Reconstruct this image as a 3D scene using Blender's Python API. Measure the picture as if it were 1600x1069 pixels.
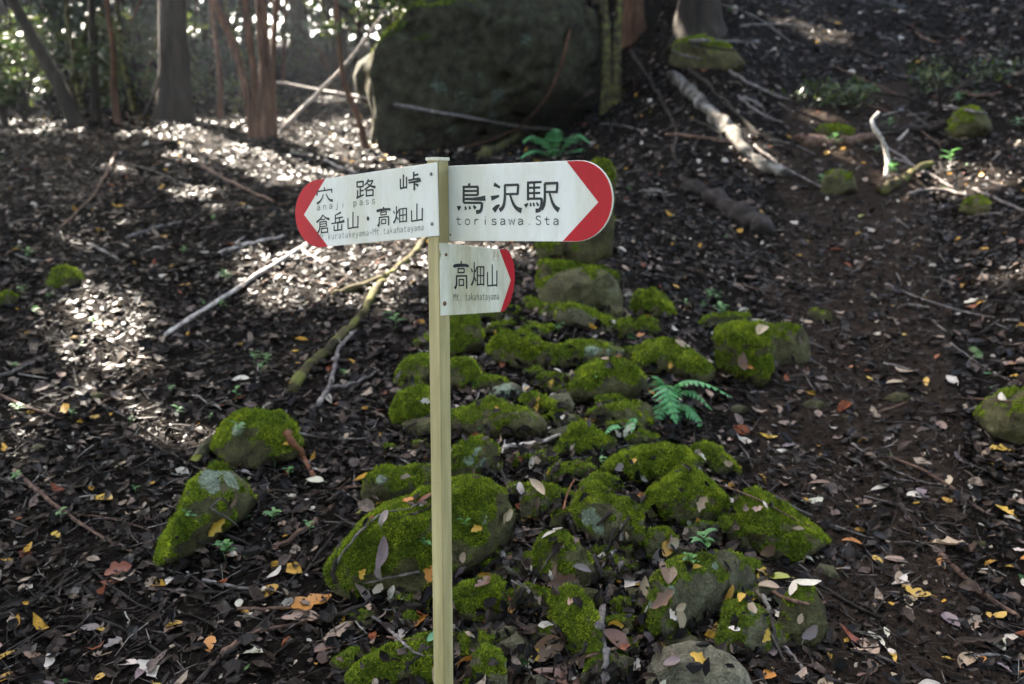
import bpy, bmesh, math, random
import numpy as np
from mathutils import Vector, Matrix, noise
from mathutils.bvhtree import BVHTree

for o in list(bpy.data.objects):
    bpy.data.objects.remove(o)
scene = bpy.context.scene
COL = scene.collection
random.seed(7)
RNG = np.random.default_rng(11)

# ------------------------------------------------------------------ camera
PITCH = math.radians(9.0)
CAM = Vector((0.0, 0.0, 1.5))
FPX, CX, CY = 1556.0, 800.0, 534.5          # focal length and centre in photograph pixels
cd = bpy.data.cameras.new('camera')
cam = bpy.data.objects.new('camera', cd)
COL.objects.link(cam)
cam.location = CAM
cam.rotation_euler = (math.radians(90) - PITCH, 0, 0)
cd.sensor_width = 36.0
cd.lens = 36.0 * FPX / 1600.0
cd.clip_start = 0.05
cd.clip_end = 400
cd.dof.use_dof = True
cd.dof.focus_distance = 2.52
cd.dof.aperture_fstop = 3.0
scene.camera = cam

# ------------------------------------------------------------------ sky, sun, exposure
SUN_EL = math.radians(43)
SUN_AZ = math.radians(-33)
SUN = Vector((math.sin(SUN_AZ) * math.cos(SUN_EL), math.cos(SUN_AZ) * math.cos(SUN_EL), math.sin(SUN_EL)))
w = bpy.data.worlds.new('World')
scene.world = w
w.use_nodes = True
nt = w.node_tree
sky = nt.nodes.new('ShaderNodeTexSky')
sky.sky_type = 'NISHITA'
sky.sun_disc = False
sky.sun_elevation = SUN_EL
sky.sun_rotation = SUN_AZ
sky.air_density = 1.0
sky.dust_density = 3.0
sky.ozone_density = 0.6
nt.links.new(sky.outputs[0], nt.nodes['Background'].inputs[0])
nt.nodes['Background'].inputs[1].default_value = 0.10
sl = bpy.data.lights.new('sun', 'SUN')
sl.energy = 5.0
sl.angle = math.radians(0.53)
sl.color = (1.0, 0.95, 0.88)
so = bpy.data.objects.new('sun', sl)
COL.objects.link(so)
so.rotation_euler = (-SUN).to_track_quat('-Z', 'Y').to_euler()
vs = scene.view_settings
vs.view_transform = 'Standard'
vs.look = 'None'
vs.gamma = 1.0
vs.exposure = 4.08
vs.use_white_balance = True
vs.white_balance_temperature = 7100
scene.cycles.use_denoising = True
scene.cycles.max_bounces = 6
scene.cycles.transparent_max_bounces = 4

# ------------------------------------------------------------------ pixel helpers
FWD = Vector((0, math.cos(PITCH), -math.sin(PITCH)))
UPV = Vector((0, math.sin(PITCH), math.cos(PITCH)))
RGT = Vector((1, 0, 0))

def ray(px, py):
    """direction with unit length along the optical axis"""
    return FWD + RGT * ((px - CX) / FPX) - UPV * ((py - CY) / FPX)

def at(px, py, d):
    return CAM + ray(px, py) * d

def to_px(P):
    v = P - CAM
    z = v.dot(FWD)
    return CX + FPX * v.dot(RGT) / z, CY - FPX * v.dot(UPV) / z, z

def sstep(a, b, x):
    t = np.clip((x - a) / (b - a), 0, 1)
    return t * t * (3 - 2 * t)

def H(x, y):
    """height of the forest floor"""
    x = np.asarray(x, float); y = np.asarray(y, float)
    yy = np.maximum(y - 2.2, 0)
    z = 0.25 * np.sqrt(yy * yy + 0.09) - 0.075
    ratio = x / np.maximum(y, 1.0)
    right = sstep(0.02, 0.22, ratio)
    far = np.maximum(y - 8.0, 0)
    z = z + far * (right * 0.20 + (1 - right) * -0.085)
    far2 = np.maximum(y - 34.0, 0)
    z = z - far2 * (1 - right) * 0.02
    # bank on the right of the path and small hollow of the path
    z = z + 0.30 * np.maximum(x - (0.8 + 0.32 * y), 0) ** 1.0 * sstep(2, 5, y)
    z = z - 0.07 * np.exp(-((x - 0.30 * y - 0.05) / 0.55) ** 2) * sstep(2, 3.5, y)
    # low mound that carries the stones
    z = z + 0.13 * np.exp(-((x - 0.055 * y) / 0.62) ** 2) * sstep(2.3, 3.2, y) * (1 - sstep(6.2, 7.5, y))
    # uneven floor
    z = z + 0.022 * np.sin(2.3 * x + 0.7 * y + 1.0) * np.sin(1.9 * y - 0.8 * x)
    z = z + 0.012 * np.sin(6.1 * x - 2.2 * y) * np.sin(5.3 * y + 1.7 * x + 2.0)
    z = z + 0.10 * np.sin(0.55 * x + 1.3) * np.sin(0.42 * y) * sstep(6, 12, y)
    return z

def ground_hit(px, py, dmax=60.0):
    r = ray(px, py)
    ds = np.concatenate([np.arange(1.2, 16, 0.03), np.arange(16, dmax, 0.2)])
    X = CAM.x + r.x * ds; Y = CAM.y + r.y * ds; Z = CAM.z + r.z * ds
    k = np.nonzero(Z < H(X, Y))[0]
    if len(k) == 0:
        return None, dmax
    d = float(ds[k[0]])
    return CAM + r * d, d

# ------------------------------------------------------------------ object helpers
def tag(o, label=None, cat=None, group=None, kind=None):
    if label: o['label'] = label
    if cat: o['category'] = cat
    if group: o['group'] = group
    if kind: o['kind'] = kind
    return o

def link(name, me, parent=None, mat=None):
    o = bpy.data.objects.new(name, me)
    COL.objects.link(o)
    if parent: o.parent = parent
    if mat is not None and me is not None and len(me.materials) == 0:
        me.materials.append(mat)
    return o

def empty(name, loc=(0, 0, 0)):
    o = bpy.data.objects.new(name, None)
    o.empty_display_size = 0.05
    COL.objects.link(o)
    o.location = loc
    return o

def child_world(o, parent):
    """parent o while it keeps its place"""
    o.parent = parent
    o.matrix_parent_inverse = Matrix.Translation(-parent.location) if parent.type == 'EMPTY' else parent.matrix_world.inverted()
    return o

def np_mesh(name, verts, faces, smooth=True):
    """verts (N,3), faces (M,k) with equal k"""
    verts = np.asarray(verts, np.float32); faces = np.asarray(faces, np.int32)
    me = bpy.data.meshes.new(name)
    n, k = faces.shape
    me.vertices.add(len(verts)); me.vertices.foreach_set('co', verts.ravel())
    me.loops.add(n * k); me.loops.foreach_set('vertex_index', faces.ravel())
    me.polygons.add(n)
    me.polygons.foreach_set('loop_start', np.arange(0, n * k, k, dtype=np.int32))
    me.polygons.foreach_set('loop_total', np.full(n, k, np.int32))
    me.update(calc_edges=True)
    me.polygons.foreach_set('use_smooth', np.full(n, smooth, bool))
    me.validate()
    return me

def py_mesh(name, verts, faces, smooth=False):
    me = bpy.data.meshes.new(name)
    me.from_pydata([tuple(v) for v in verts], [], faces)
    me.update()
    if smooth:
        me.polygons.foreach_set('use_smooth', np.full(len(me.polygons), True))
    return me

# ------------------------------------------------------------------ materials
def new_mat(name):
    m = bpy.data.materials.new(name)
    m.use_nodes = True
    return m, m.node_tree.nodes, m.node_tree.links, m.node_tree.nodes['Principled BSDF']

def ramp(nodes, stops, interp='LINEAR'):
    r = nodes.new('ShaderNodeValToRGB')
    r.color_ramp.interpolation = interp
    els = r.color_ramp.elements
    while len(els) > len(stops): els.remove(els[-1])
    while len(els) < len(stops): els.new(1.0)
    for e, (p, c) in zip(els, stops):
        e.position = p
        e.color = (*c, 1)
    return r

def noise_node(nodes, links, scale, detail=5, rough=0.6, coord='Object', stretch=None):
    tc = nodes.new('ShaderNodeTexCoord')
    n = nodes.new('ShaderNodeTexNoise')
    n.inputs['Scale'].default_value = scale
    n.inputs['Detail'].default_value = detail
    n.inputs['Roughness'].default_value = rough
    if stretch:
        mp = nodes.new('ShaderNodeMapping')
        mp.inputs['Scale'].default_value = stretch
        links.new(tc.outputs[coord], mp.inputs[0])
        links.new(mp.outputs[0], n.inputs['Vector'])
    else:
        links.new(tc.outputs[coord], n.inputs['Vector'])
    return n

def bump(nodes, links, src, bsdf, strength=0.4, dist=0.01):
    b = nodes.new('ShaderNodeBump')
    b.inputs['Strength'].default_value = strength
    b.inputs['Distance'].default_value = dist
    links.new(src, b.inputs['Height'])
    links.new(b.outputs[0], bsdf.inputs['Normal'])

def simple_noise_mat(name, stops, scale, rough=0.85, bstr=0.5, bdist=0.01, stretch=None, spec=0.08, coord='Object'):
    m, N, L, B = new_mat(name)
    n = noise_node(N, L, scale, stretch=stretch, coord=coord)
    r = ramp(N, stops)
    L.new(n.outputs[0], r.inputs[0])
    L.new(r.outputs[0], B.inputs['Base Color'])
    B.inputs['Roughness'].default_value = rough
    B.inputs['Specular IOR Level'].default_value = spec
    bump(N, L, n.outputs[0], B, bstr, bdist)
    return m

M = {}
M['soil'] = simple_noise_mat('soil', [(0.3, (0.003, 0.0022, 0.0018)), (0.55, (0.007, 0.0053, 0.004)), (0.75, (0.017, 0.0125, 0.01))], 14, 0.95, 0.8, 0.03, spec=0.02)
M['bark_dark'] = simple_noise_mat('bark_dark', [(0.3, (0.012, 0.009, 0.007)), (0.6, (0.034, 0.026, 0.019)), (0.8, (0.065, 0.053, 0.04))], 9, 0.9, 0.8, 0.02, (1, 1, 0.15))
M['bark_red'] = simple_noise_mat('bark_red', [(0.3, (0.035, 0.018, 0.011)), (0.6, (0.10, 0.05, 0.03)), (0.8, (0.17, 0.10, 0.065))], 14, 0.9, 0.7, 0.015, (1, 1, 0.15))
M['bark_mossy'] = simple_noise_mat('bark_mossy', [(0.34, (0.018, 0.014, 0.009)), (0.5, (0.055, 0.044, 0.02)), (0.66, (0.10, 0.105, 0.026))], 12, 0.9, 0.7, 0.012)
M['wood_pale'] = simple_noise_mat('wood_pale', [(0.3, (0.16, 0.13, 0.11)), (0.55, (0.36, 0.31, 0.27)), (0.75, (0.55, 0.5, 0.45))], 22, 0.7, 0.4, 0.006)
M['wood_grey'] = simple_noise_mat('wood_grey', [(0.3, (0.04, 0.033, 0.030)), (0.55, (0.13, 0.11, 0.10)), (0.75, (0.30, 0.26, 0.23))], 30, 0.75, 0.5, 0.006)
M['wood_brown'] = simple_noise_mat('wood_brown', [(0.3, (0.035, 0.020, 0.014)), (0.55, (0.10, 0.058, 0.04)), (0.75, (0.2, 0.13, 0.09))], 30, 0.7, 0.5, 0.006)
M['wood_dark'] = simple_noise_mat('wood_dark', [(0.3, (0.010, 0.008, 0.007)), (0.6, (0.03, 0.024, 0.02)), (0.8, (0.07, 0.055, 0.045))], 20, 0.85, 0.6, 0.01)
M['log_pale'] = simple_noise_mat('log_pale', [(0.40, (0.025, 0.021, 0.017)), (0.5, (0.085, 0.074, 0.06)), (0.60, (0.17, 0.155, 0.135)), (0.75, (0.29, 0.265, 0.235))], 7, 0.85, 0.7, 0.015)
M['wood_rust'] = simple_noise_mat('wood_rust', [(0.3, (0.07, 0.025, 0.013)), (0.6, (0.20, 0.085, 0.045)), (0.8, (0.36, 0.21, 0.12))], 25, 0.75, 0.5, 0.006)

def foliage_mat(name, cols, trans=0.35, rough=0.5, spec=0.4):
    m, N, L, B = new_mat(name)
    g = N.new('ShaderNodeNewGeometry')
    k = len(cols)
    r = ramp(N, [(i / max(k - 1, 1), c) for i, c in enumerate(cols)])
    L.new(g.outputs['Random Per Island'], r.inputs[0])
    L.new(r.outputs[0], B.inputs['Base Color'])
    B.inputs['Roughness'].default_value = rough
    B.inputs['Specular IOR Level'].default_value = spec
    t = N.new('ShaderNodeBsdfTranslucent')
    L.new(r.outputs[0], t.inputs[0])
    mx = N.new('ShaderNodeMixShader')
    mx.inputs[0].default_value = trans
    L.new(B.outputs[0], mx.inputs[1]); L.new(t.outputs[0], mx.inputs[2])
    L.new(mx.outputs[0], N['Material Output'].inputs[0])
    return m

M['leaf_canopy'] = foliage_mat('leaf_canopy', [(0.020, 0.040, 0.010), (0.04, 0.075, 0.015), (0.06, 0.09, 0.02)], 0.15)
M['leaf_shrub'] = foliage_mat('leaf_shrub', [(0.012, 0.027, 0.008), (0.027, 0.05, 0.012), (0.07, 0.085, 0.017), (0.03, 0.05, 0.012)], 0.28, 0.5)
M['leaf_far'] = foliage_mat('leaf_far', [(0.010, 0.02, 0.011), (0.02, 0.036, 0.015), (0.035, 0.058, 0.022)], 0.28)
M['leaf_green'] = foliage_mat('leaf_green', [(0.04, 0.13, 0.04), (0.07, 0.19, 0.06), (0.10, 0.22, 0.06)], 0.3, 0.45)
M['fern'] = foliage_mat('fern', [(0.06, 0.22, 0.08), (0.09, 0.30, 0.105), (0.14, 0.36, 0.12)], 0.3, 0.55)
M['moss_tuft'] = foliage_mat('moss_tuft', [(0.044, 0.066, 0.008), (0.115, 0.168, 0.014), (0.195, 0.262, 0.02), (0.31, 0.37, 0.04)], 0.25, 0.8, 0.1)

def vary(m, scale, lo, hi, tint):
    N, L = m.node_tree.nodes, m.node_tree.links
    r = [n for n in N if n.type == 'VALTORGB'][0]
    outs = [l.to_socket for l in r.outputs[0].links]
    n = noise_node(N, L, scale, 4, 0.6)
    v = ramp(N, [(0.32, lo), (0.5, tint), (0.68, hi)])
    L.new(n.outputs[0], v.inputs[0])
    mx = N.new('ShaderNodeMix'); mx.data_type = 'RGBA'; mx.blend_type = 'MULTIPLY'; mx.inputs[0].default_value = 1.0
    L.new(r.outputs[0], mx.inputs[6]); L.new(v.outputs[0], mx.inputs[7])
    for s_ in outs: L.new(mx.outputs[2], s_)
vary(M['moss_tuft'], 14, (0.42, 0.45, 0.45), (1.7, 1.5, 1.1), (0.95, 0.95, 0.85))

def litter_mat(name, stops, spec=0.10):
    m, N, L, B = new_mat(name)
    g = N.new('ShaderNodeNewGeometry')
    r = ramp(N, stops, 'CONSTANT')
    L.new(g.outputs['Random Per Island'], r.inputs[0])
    n = noise_node(N, L, 60, 3)
    mr = N.new('ShaderNodeMapRange')
    mr.inputs['From Min'].default_value = 0.3; mr.inputs['From Max'].default_value = 0.7
    mr.inputs['To Min'].default_value = 0.36; mr.inputs['To Max'].default_value = 0.98
    L.new(n.outputs[0], mr.inputs[0])
    mx = N.new('ShaderNodeMix'); mx.data_type = 'RGBA'; mx.blend_type = 'MULTIPLY'
    mx.inputs[0].default_value = 1.0
    L.new(r.outputs[0], mx.inputs[6]); L.new(mr.outputs[0], mx.inputs[7])
    L.new(mx.outputs[2], B.inputs['Base Color'])
    B.inputs['Roughness'].default_value = 0.48
    B.inputs['Specular IOR Level'].default_value = spec
    return m

M['litter'] = litter_mat('litter', [
    (0.0, (0.005, 0.0034, 0.0022)), (0.32, (0.011, 0.007, 0.0045)), (0.54, (0.021, 0.0130, 0.0085)),
    (0.70, (0.040, 0.025, 0.017)), (0.80, (0.070, 0.045, 0.033)), (0.86, (0.115, 0.08, 0.065)),
    (0.90, (0.19, 0.135, 0.10)), (0.933, (0.32, 0.235, 0.17)), (0.957, (0.50, 0.43, 0.35)),
    (0.974, (0.44, 0.23, 0.03)), (0.986, (0.20, 0.055, 0.022)), (0.993, (0.05, 0.11, 0.03))])

def object_leaf_mat():
    """leaf with the colour of its object, veins and blotches"""
    m, N, L, B = new_mat('fallen_leaf')
    oi = N.new('ShaderNodeObjectInfo')
    n = noise_node(N, L, 45, 4)
    r = ramp(N, [(0.30, (0.45, 0.38, 0.33)), (0.5, (0.9, 0.88, 0.85)), (0.7, (1.15, 1.12, 1.05))])
    L.new(n.outputs[0], r.inputs[0])
    mx = N.new('ShaderNodeMix'); mx.data_type = 'RGBA'; mx.blend_type = 'MULTIPLY'
    mx.inputs[0].default_value = 1.0
    L.new(oi.outputs['Color'], mx.inputs[6]); L.new(r.outputs[0], mx.inputs[7])
    L.new(mx.outputs[2], B.inputs['Base Color'])
    B.inputs['Roughness'].default_value = 0.48
    B.inputs['Specular IOR Level'].default_value = 0.4
    t = N.new('ShaderNodeBsdfTranslucent')
    L.new(mx.outputs[2], t.inputs[0])
    ms = N.new('ShaderNodeMixShader'); ms.inputs[0].default_value = 0.15
    L.new(B.outputs[0], ms.inputs[1]); L.new(t.outputs[0], ms.inputs[2])
    L.new(ms.outputs[0], N['Material Output'].inputs[0])
    bump(N, L, n.outputs[0], B, 0.3, 0.003)
    return m
M['fallen_leaf'] = object_leaf_mat()

def rock_mat():
    m, N, L, B = new_mat('rock')
    n1 = noise_node(N, L, 9, 8, 0.65)
    rk = ramp(N, [(0.30, (0.028, 0.023, 0.012)), (0.48, (0.085, 0.075, 0.036)), (0.60, (0.115, 0.108, 0.046)), (0.75, (0.21, 0.185, 0.12))])
    L.new(n1.outputs[0], rk.inputs[0])
    n2 = noise_node(N, L, 70, 6, 0.7)
    ms = ramp(N, [(0.30, (0.024, 0.032, 0.004)), (0.5, (0.075, 0.105, 0.009)), (0.7, (0.15, 0.19, 0.016))])
    L.new(n2.outputs[0], ms.inputs[0])
    at_m = N.new('ShaderNodeAttribute'); at_m.attribute_name = 'moss'
    at_l = N.new('ShaderNodeAttribute'); at_l.attribute_name = 'lichen'
    at_t = N.new('ShaderNodeAttribute'); at_t.attribute_name = 'pale'
    # pale stone
    pl = N.new('ShaderNodeMix'); pl.data_type = 'RGBA'
    prk = ramp(N, [(0.3, (0.07, 0.064, 0.044)), (0.5, (0.18, 0.165, 0.12)), (0.7, (0.32, 0.295, 0.23))])
    L.new(n1.outputs[0], prk.inputs[0])
    L.new(at_t.outputs['Fac'], pl.inputs[0]); L.new(rk.outputs[0], pl.inputs[6]); L.new(prk.outputs[0], pl.inputs[7])
    # moss edge broken up by fine noise
    ad = N.new('ShaderNodeMath'); ad.operation = 'ADD'
    L.new(at_m.outputs['Fac'], ad.inputs[0])
    sb = N.new('ShaderNodeMath'); sb.operation = 'MULTIPLY_ADD'
    sb.inputs[1].default_value = 0.9; sb.inputs[2].default_value = -0.45
    L.new(n2.outputs[0], sb.inputs[0]); L.new(sb.outputs[0], ad.inputs[1])
    mr = N.new('ShaderNodeMapRange'); mr.interpolation_type = 'SMOOTHSTEP'
    mr.inputs['From Min'].default_value = 0.35; mr.inputs['From Max'].default_value = 0.6
    L.new(ad.outputs[0], mr.inputs[0])
    m1 = N.new('ShaderNodeMix'); m1.data_type = 'RGBA'
    L.new(mr.outputs[0], m1.inputs[0]); L.new(pl.outputs[2], m1.inputs[6]); L.new(ms.outputs[0], m1.inputs[7])
    # lichen
    al = N.new('ShaderNodeMath'); al.operation = 'MULTIPLY_ADD'; al.inputs[1].default_value = 1.4; al.inputs[2].default_value = -0.7
    n3 = noise_node(N, L, 26, 5, 0.6)
    L.new(n3.outputs[0], al.inputs[0])
    al2 = N.new('ShaderNodeMath'); al2.operation = 'ADD'
    L.new(al.outputs[0], al2.inputs[0]); L.new(at_l.outputs['Fac'], al2.inputs[1])
    ml = N.new('ShaderNodeMapRange'); ml.interpolation_type = 'SMOOTHSTEP'
    ml.inputs['From Min'].default_value = 0.45; ml.inputs['From Max'].default_value = 0.55
    L.new(al2.outputs[0], ml.inputs[0])
    m2 = N.new('ShaderNodeMix'); m2.data_type = 'RGBA'
    lc = ramp(N, [(0.3, (0.10, 0.125, 0.085)), (0.6, (0.25, 0.30, 0.22))])
    L.new(n2.outputs[0], lc.inputs[0])
    L.new(ml.outputs[0], m2.inputs[0]); L.new(m1.outputs[2], m2.inputs[6]); L.new(lc.outputs[0], m2.inputs[7])
    sp = noise_node(N, L, 120, 8, 0.75)
    spr = ramp(N, [(0.30, (0.35, 0.35, 0.36)), (0.48, (0.95, 0.95, 0.93)), (0.66, (1.7, 1.65, 1.5))])
    L.new(sp.outputs[0], spr.inputs[0])
    sm = N.new('ShaderNodeMix'); sm.data_type = 'RGBA'; sm.blend_type = 'MULTIPLY'; sm.inputs[0].default_value = 0.85
    L.new(m2.outputs[2], sm.inputs[6]); L.new(spr.outputs[0], sm.inputs[7])
    vo = N.new('ShaderNodeTexVoronoi'); vo.feature = 'DISTANCE_TO_EDGE'; vo.inputs['Scale'].default_value = 7
    wn = noise_node(N, L, 11, 4); tcv = N.new('ShaderNodeTexCoord')
    va = N.new('ShaderNodeVectorMath'); va.operation = 'MULTIPLY_ADD'
    va.inputs[1].default_value = (.22, .22, .22); L.new(wn.outputs['Color'], va.inputs[0]); L.new(tcv.outputs['Object'], va.inputs[2])
    L.new(va.outputs[0], vo.inputs['Vector'])
    vr = ramp(N, [(0.0, (0.35, 0.33, 0.3)), (0.035, (1, 1, 1))])
    L.new(vo.outputs['Distance'], vr.inputs[0])
    cm = N.new('ShaderNodeMix'); cm.data_type = 'RGBA'; cm.blend_type = 'MULTIPLY'; cm.inputs[0].default_value = 0.6
    L.new(sm.outputs[2], cm.inputs[6]); L.new(vr.outputs[0], cm.inputs[7])
    hs = N.new('ShaderNodeMath'); hs.operation = 'MULTIPLY_ADD'; hs.inputs[1].default_value = 0.8
    L.new(sp.outputs[0], hs.inputs[0]); L.new(n2.outputs[0], hs.inputs[2])
    hc = N.new('ShaderNodeMath'); hc.operation = 'MULTIPLY_ADD'; hc.inputs[1].default_value = 0.5
    L.new(vr.outputs[0], hc.inputs[0]); L.new(hs.outputs[0], hc.inputs[2])
    L.new(cm.outputs[2], B.inputs['Base Color'])
    B.inputs['Roughness'].default_value = 0.85
    B.inputs['Specular IOR Level'].default_value = 0.12
    bump(N, L, hc.outputs[0], B, 1.0, 0.022)
    return m
M['rock'] = rock_mat()

def paint_mat(name, col, dirt, rough=0.4, scale=7, amount=0.6, stretch=(1, 1, 0.25)):
    m, N, L, B = new_mat(name)
    n = noise_node(N, L, scale, 8, 0.7, stretch=stretch)
    r = ramp(N, [(0.40, dirt), (0.40 + 0.26 * amount, col), (1.0, col)])
    L.new(n.outputs[0], r.inputs[0])
    f = noise_node(N, L, 160, 3)
    rf = ramp(N, [(0.24, (0.55, 0.5, 0.42)), (0.34, (1, 1, 1))])
    L.new(f.outputs[0], rf.inputs[0])
    mx = N.new('ShaderNodeMix'); mx.data_type = 'RGBA'; mx.blend_type = 'MULTIPLY'
    mx.inputs[0].default_value = 0.7
    L.new(r.outputs[0], mx.inputs[6]); L.new(rf.outputs[0], mx.inputs[7])
    L.new(mx.outputs[2], B.inputs['Base Color'])
    B.inputs['Roughness'].default_value = rough
    B.inputs['Specular IOR Level'].default_value = 0.22
    bump(N, L, n.outputs[0], B, 0.08, 0.002)
    return m
M['sign_white'] = paint_mat('sign_white', (0.80, 0.795, 0.755), (0.66, 0.64, 0.54), 0.5, 6, 0.8)
M['sign_cream'] = paint_mat('sign_cream', (0.75, 0.73, 0.62), (0.48, 0.44, 0.30), 0.5, 6, 0.7)
M['sign_red'] = paint_mat('sign_red', (0.52, 0.012, 0.022), (0.44, 0.014, 0.022), 0.6, 12)
M['ink'] = paint_mat('ink', (0.014, 0.02, 0.022), (0.03, 0.035, 0.035), 0.5, 30)
M['ink_brown'] = paint_mat('ink_brown', (0.44, 0.34, 0.18), (0.5, 0.42, 0.26), 0.6, 40)
M['post_paint'] = paint_mat('post_paint', (0.51, 0.43, 0.225), (0.27, 0.22, 0.10), 0.6, 9, 1.0, (1, 1, 0.08))
M['screw'] = simple_noise_mat('screw', [(0.3, (0.10, 0.08, 0.06)), (0.7, (0.35, 0.34, 0.33))], 200, 0.45, 0.2, 0.001)
M['rust'] = simple_noise_mat('rust', [(0.3, (0.08, 0.04, 0.02)), (0.7, (0.25, 0.13, 0.07))], 200, 0.8, 0.2, 0.001)

# ------------------------------------------------------------------ ground sheet
def axis(lo, fine_lo, fine_hi, hi, fine, grow=1.12):
    mid = list(np.arange(fine_lo, fine_hi + 1e-6, fine))
    a, s = [], fine
    v = fine_hi
    while v < hi:
        s *= grow; v += s; a.append(min(v, hi))
    b, s = [], fine
    v = fine_lo
    while v > lo:
        s *= grow; v -= s; b.append(max(v, lo))
    return np.array(b[::-1] + mid + a)

gx = axis(-70, -3.5, 3.5, 70, 0.05)
gy = axis(-30, 1.8, 8.0, 110, 0.05)
GX, GY = np.meshgrid(gx, gy)
rough = np.array([noise.fractal((float(a) * 6, float(b) * 6, 0.0), 1.0, 2.0, 4) for a, b in zip(GX.ravel(), GY.ravel())]).reshape(GX.shape)
GZ = H(GX, GY) + 0.012 * rough
nx, ny = len(gx), len(gy)
idx = np.arange(nx * ny).reshape(ny, nx)
F = np.stack([idx[:-1, :-1], idx[:-1, 1:], idx[1:, 1:], idx[1:, :-1]], -1).reshape(-1, 4)
gme = np_mesh('ground', np.stack([GX, GY, GZ], -1).reshape(-1, 3), F)
ground = link('ground', gme, mat=M['soil'])
tag(ground, 'dark soil of the rising forest floor', 'ground', kind='structure')

M['path_soil'] = simple_noise_mat('path_soil', [(0.3, (0.009, 0.0063, 0.0047)), (0.52, (0.018, 0.0125, 0.009)), (0.75, (0.038, 0.027, 0.020))], 18, 0.95, 0.9, 0.03, spec=0.02)
def path_mid(y):
    return 0.345 * y + 0.05 - 0.006 * np.maximum(y - 4, 0) ** 2
pys = np.arange(0.8, 10.5, 0.06)
PV = []
for y_ in pys:
    hw_ = (0.36 + 0.03 * y_)
    for t_ in np.linspace(-1, 1, 25):
        nz_ = noise.noise(Vector((float(y_) * 1.7, 3.0 if t_ > 0 else 9.0, 0))) * .13 + noise.noise(Vector((float(y_) * 6, 5.0 if t_ > 0 else 2.0, 0))) * .05
        x_ = float(path_mid(y_)) + t_ * (hw_ + nz_)
        edge = max(0.0, abs(t_) - .86) / .14
        zz_ = float(H(x_, y_)) + 0.018 - 0.03 * edge + 0.010 * noise.fractal((x_ * 7, float(y_) * 7, 4.0), 1.0, 2.0, 4)
        PV.append((x_, float(y_), zz_))
ii = np.arange(len(PV)).reshape(len(pys), 25)
PF = np.stack([ii[:-1, :-1], ii[:-1, 1:], ii[1:, 1:], ii[1:, :-1]], -1).reshape(-1, 4)
path = link('dirt_path', np_mesh('dirt_path', PV, PF), mat=M['path_soil'])
tag(path, 'trodden brown earth path climbing beside the stones', 'path', kind='structure')

SURF_V = [np.stack([GX, GY, GZ], -1).reshape(-1, 3)]
SURF_F = [F]
SURF_V.append(np.array(PV)); SURF_F.append(PF)

# ------------------------------------------------------------------ signpost
POST_D = 2.52
SIDE = 0.0385
ALPHA = math.radians(38)
eL = Vector((math.cos(ALPHA), -math.sin(ALPHA), 0))         # along the left face, towards its near corner
nL = Vector((-math.sin(ALPHA), -math.cos(ALPHA), 0))        # outward from the left face
eR = Vector((math.sin(ALPHA), math.cos(ALPHA), 0))          # along the right face, away from the corner
nR = Vector((math.cos(ALPHA), -math.sin(ALPHA), 0))
corner = at(688.5, 600, POST_D)
corner.z = 0
PC = corner - eL * SIDE / 2 + eR * SIDE / 2                 # post axis on plan
TOPZ = at(688, 249, POST_D).z
post_base = Vector((PC.x, PC.y, float(H(PC.x, PC.y)) - 0.02))
sp = empty('signpost', post_base)
tag(sp, 'cream square signpost with three white and red arrow boards standing among mossy stones', 'signpost')

def box_mesh(name, c, ax, ay, hx, hy, z0, z1, bev=0.002):
    bm = bmesh.new()
    vs = []
    for z in (z0, z1):
        for sx, sy in ((-1, -1), (1, -1), (1, 1), (-1, 1)):
            p = c + ax * (sx * hx) + ay * (sy * hy)
            vs.append(bm.verts.new((p.x, p.y, z)))
    for f in ((0, 3, 2, 1), (4, 5, 6, 7), (0, 1, 5, 4), (1, 2, 6, 5), (2, 3, 7, 6), (3, 0, 4, 7)):
        bm.faces.new([vs[i] for i in f])
    bmesh.ops.recalc_face_normals(bm, faces=bm.faces)
    bmesh.ops.bevel(bm, geom=list(bm.edges), offset=bev, segments=2, affect='EDGES')
    me = bpy.data.meshes.new(name)
    bm.to_mesh(me); bm.free()
    return me

post = child_world(link('post', box_mesh('post', PC, eL, eR, SIDE / 2, SIDE / 2, post_base.z - 0.25, TOPZ - 0.004), mat=M['post_paint']), sp)
cap = child_world(link('post_cap', box_mesh('post_cap', PC, eL, eR, SIDE / 2 + 0.0022, SIDE / 2 + 0.0022, TOPZ - 0.005, TOPZ + 0.003, 0.001), mat=M['sign_cream']), sp)

class Plane:
    def __init__(s, o, e, n):
        s.o, s.e, s.n = o, e, n
    def uv(s, px, py):
        r = ray(px, py)
        t = (s.o - CAM).dot(s.n) / r.dot(s.n)
        p = CAM + r * t
        return Vector(((p - s.o).dot(s.e), p.z))
    def pt(s, uv, off=0.0):
        return Vector((s.o.x, s.o.y, 0)) + s.e * uv[0] + Vector((0, 0, uv[1])) + s.n * off

TH = 0.003
P_left = Plane(corner + nL * TH, eL, nL)
P_right = Plane(corner + eR * (SIDE + 0.001) + nL * -0.000, eL, nL)
P_small = Plane(corner + nR * TH, eR, nR)

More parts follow.
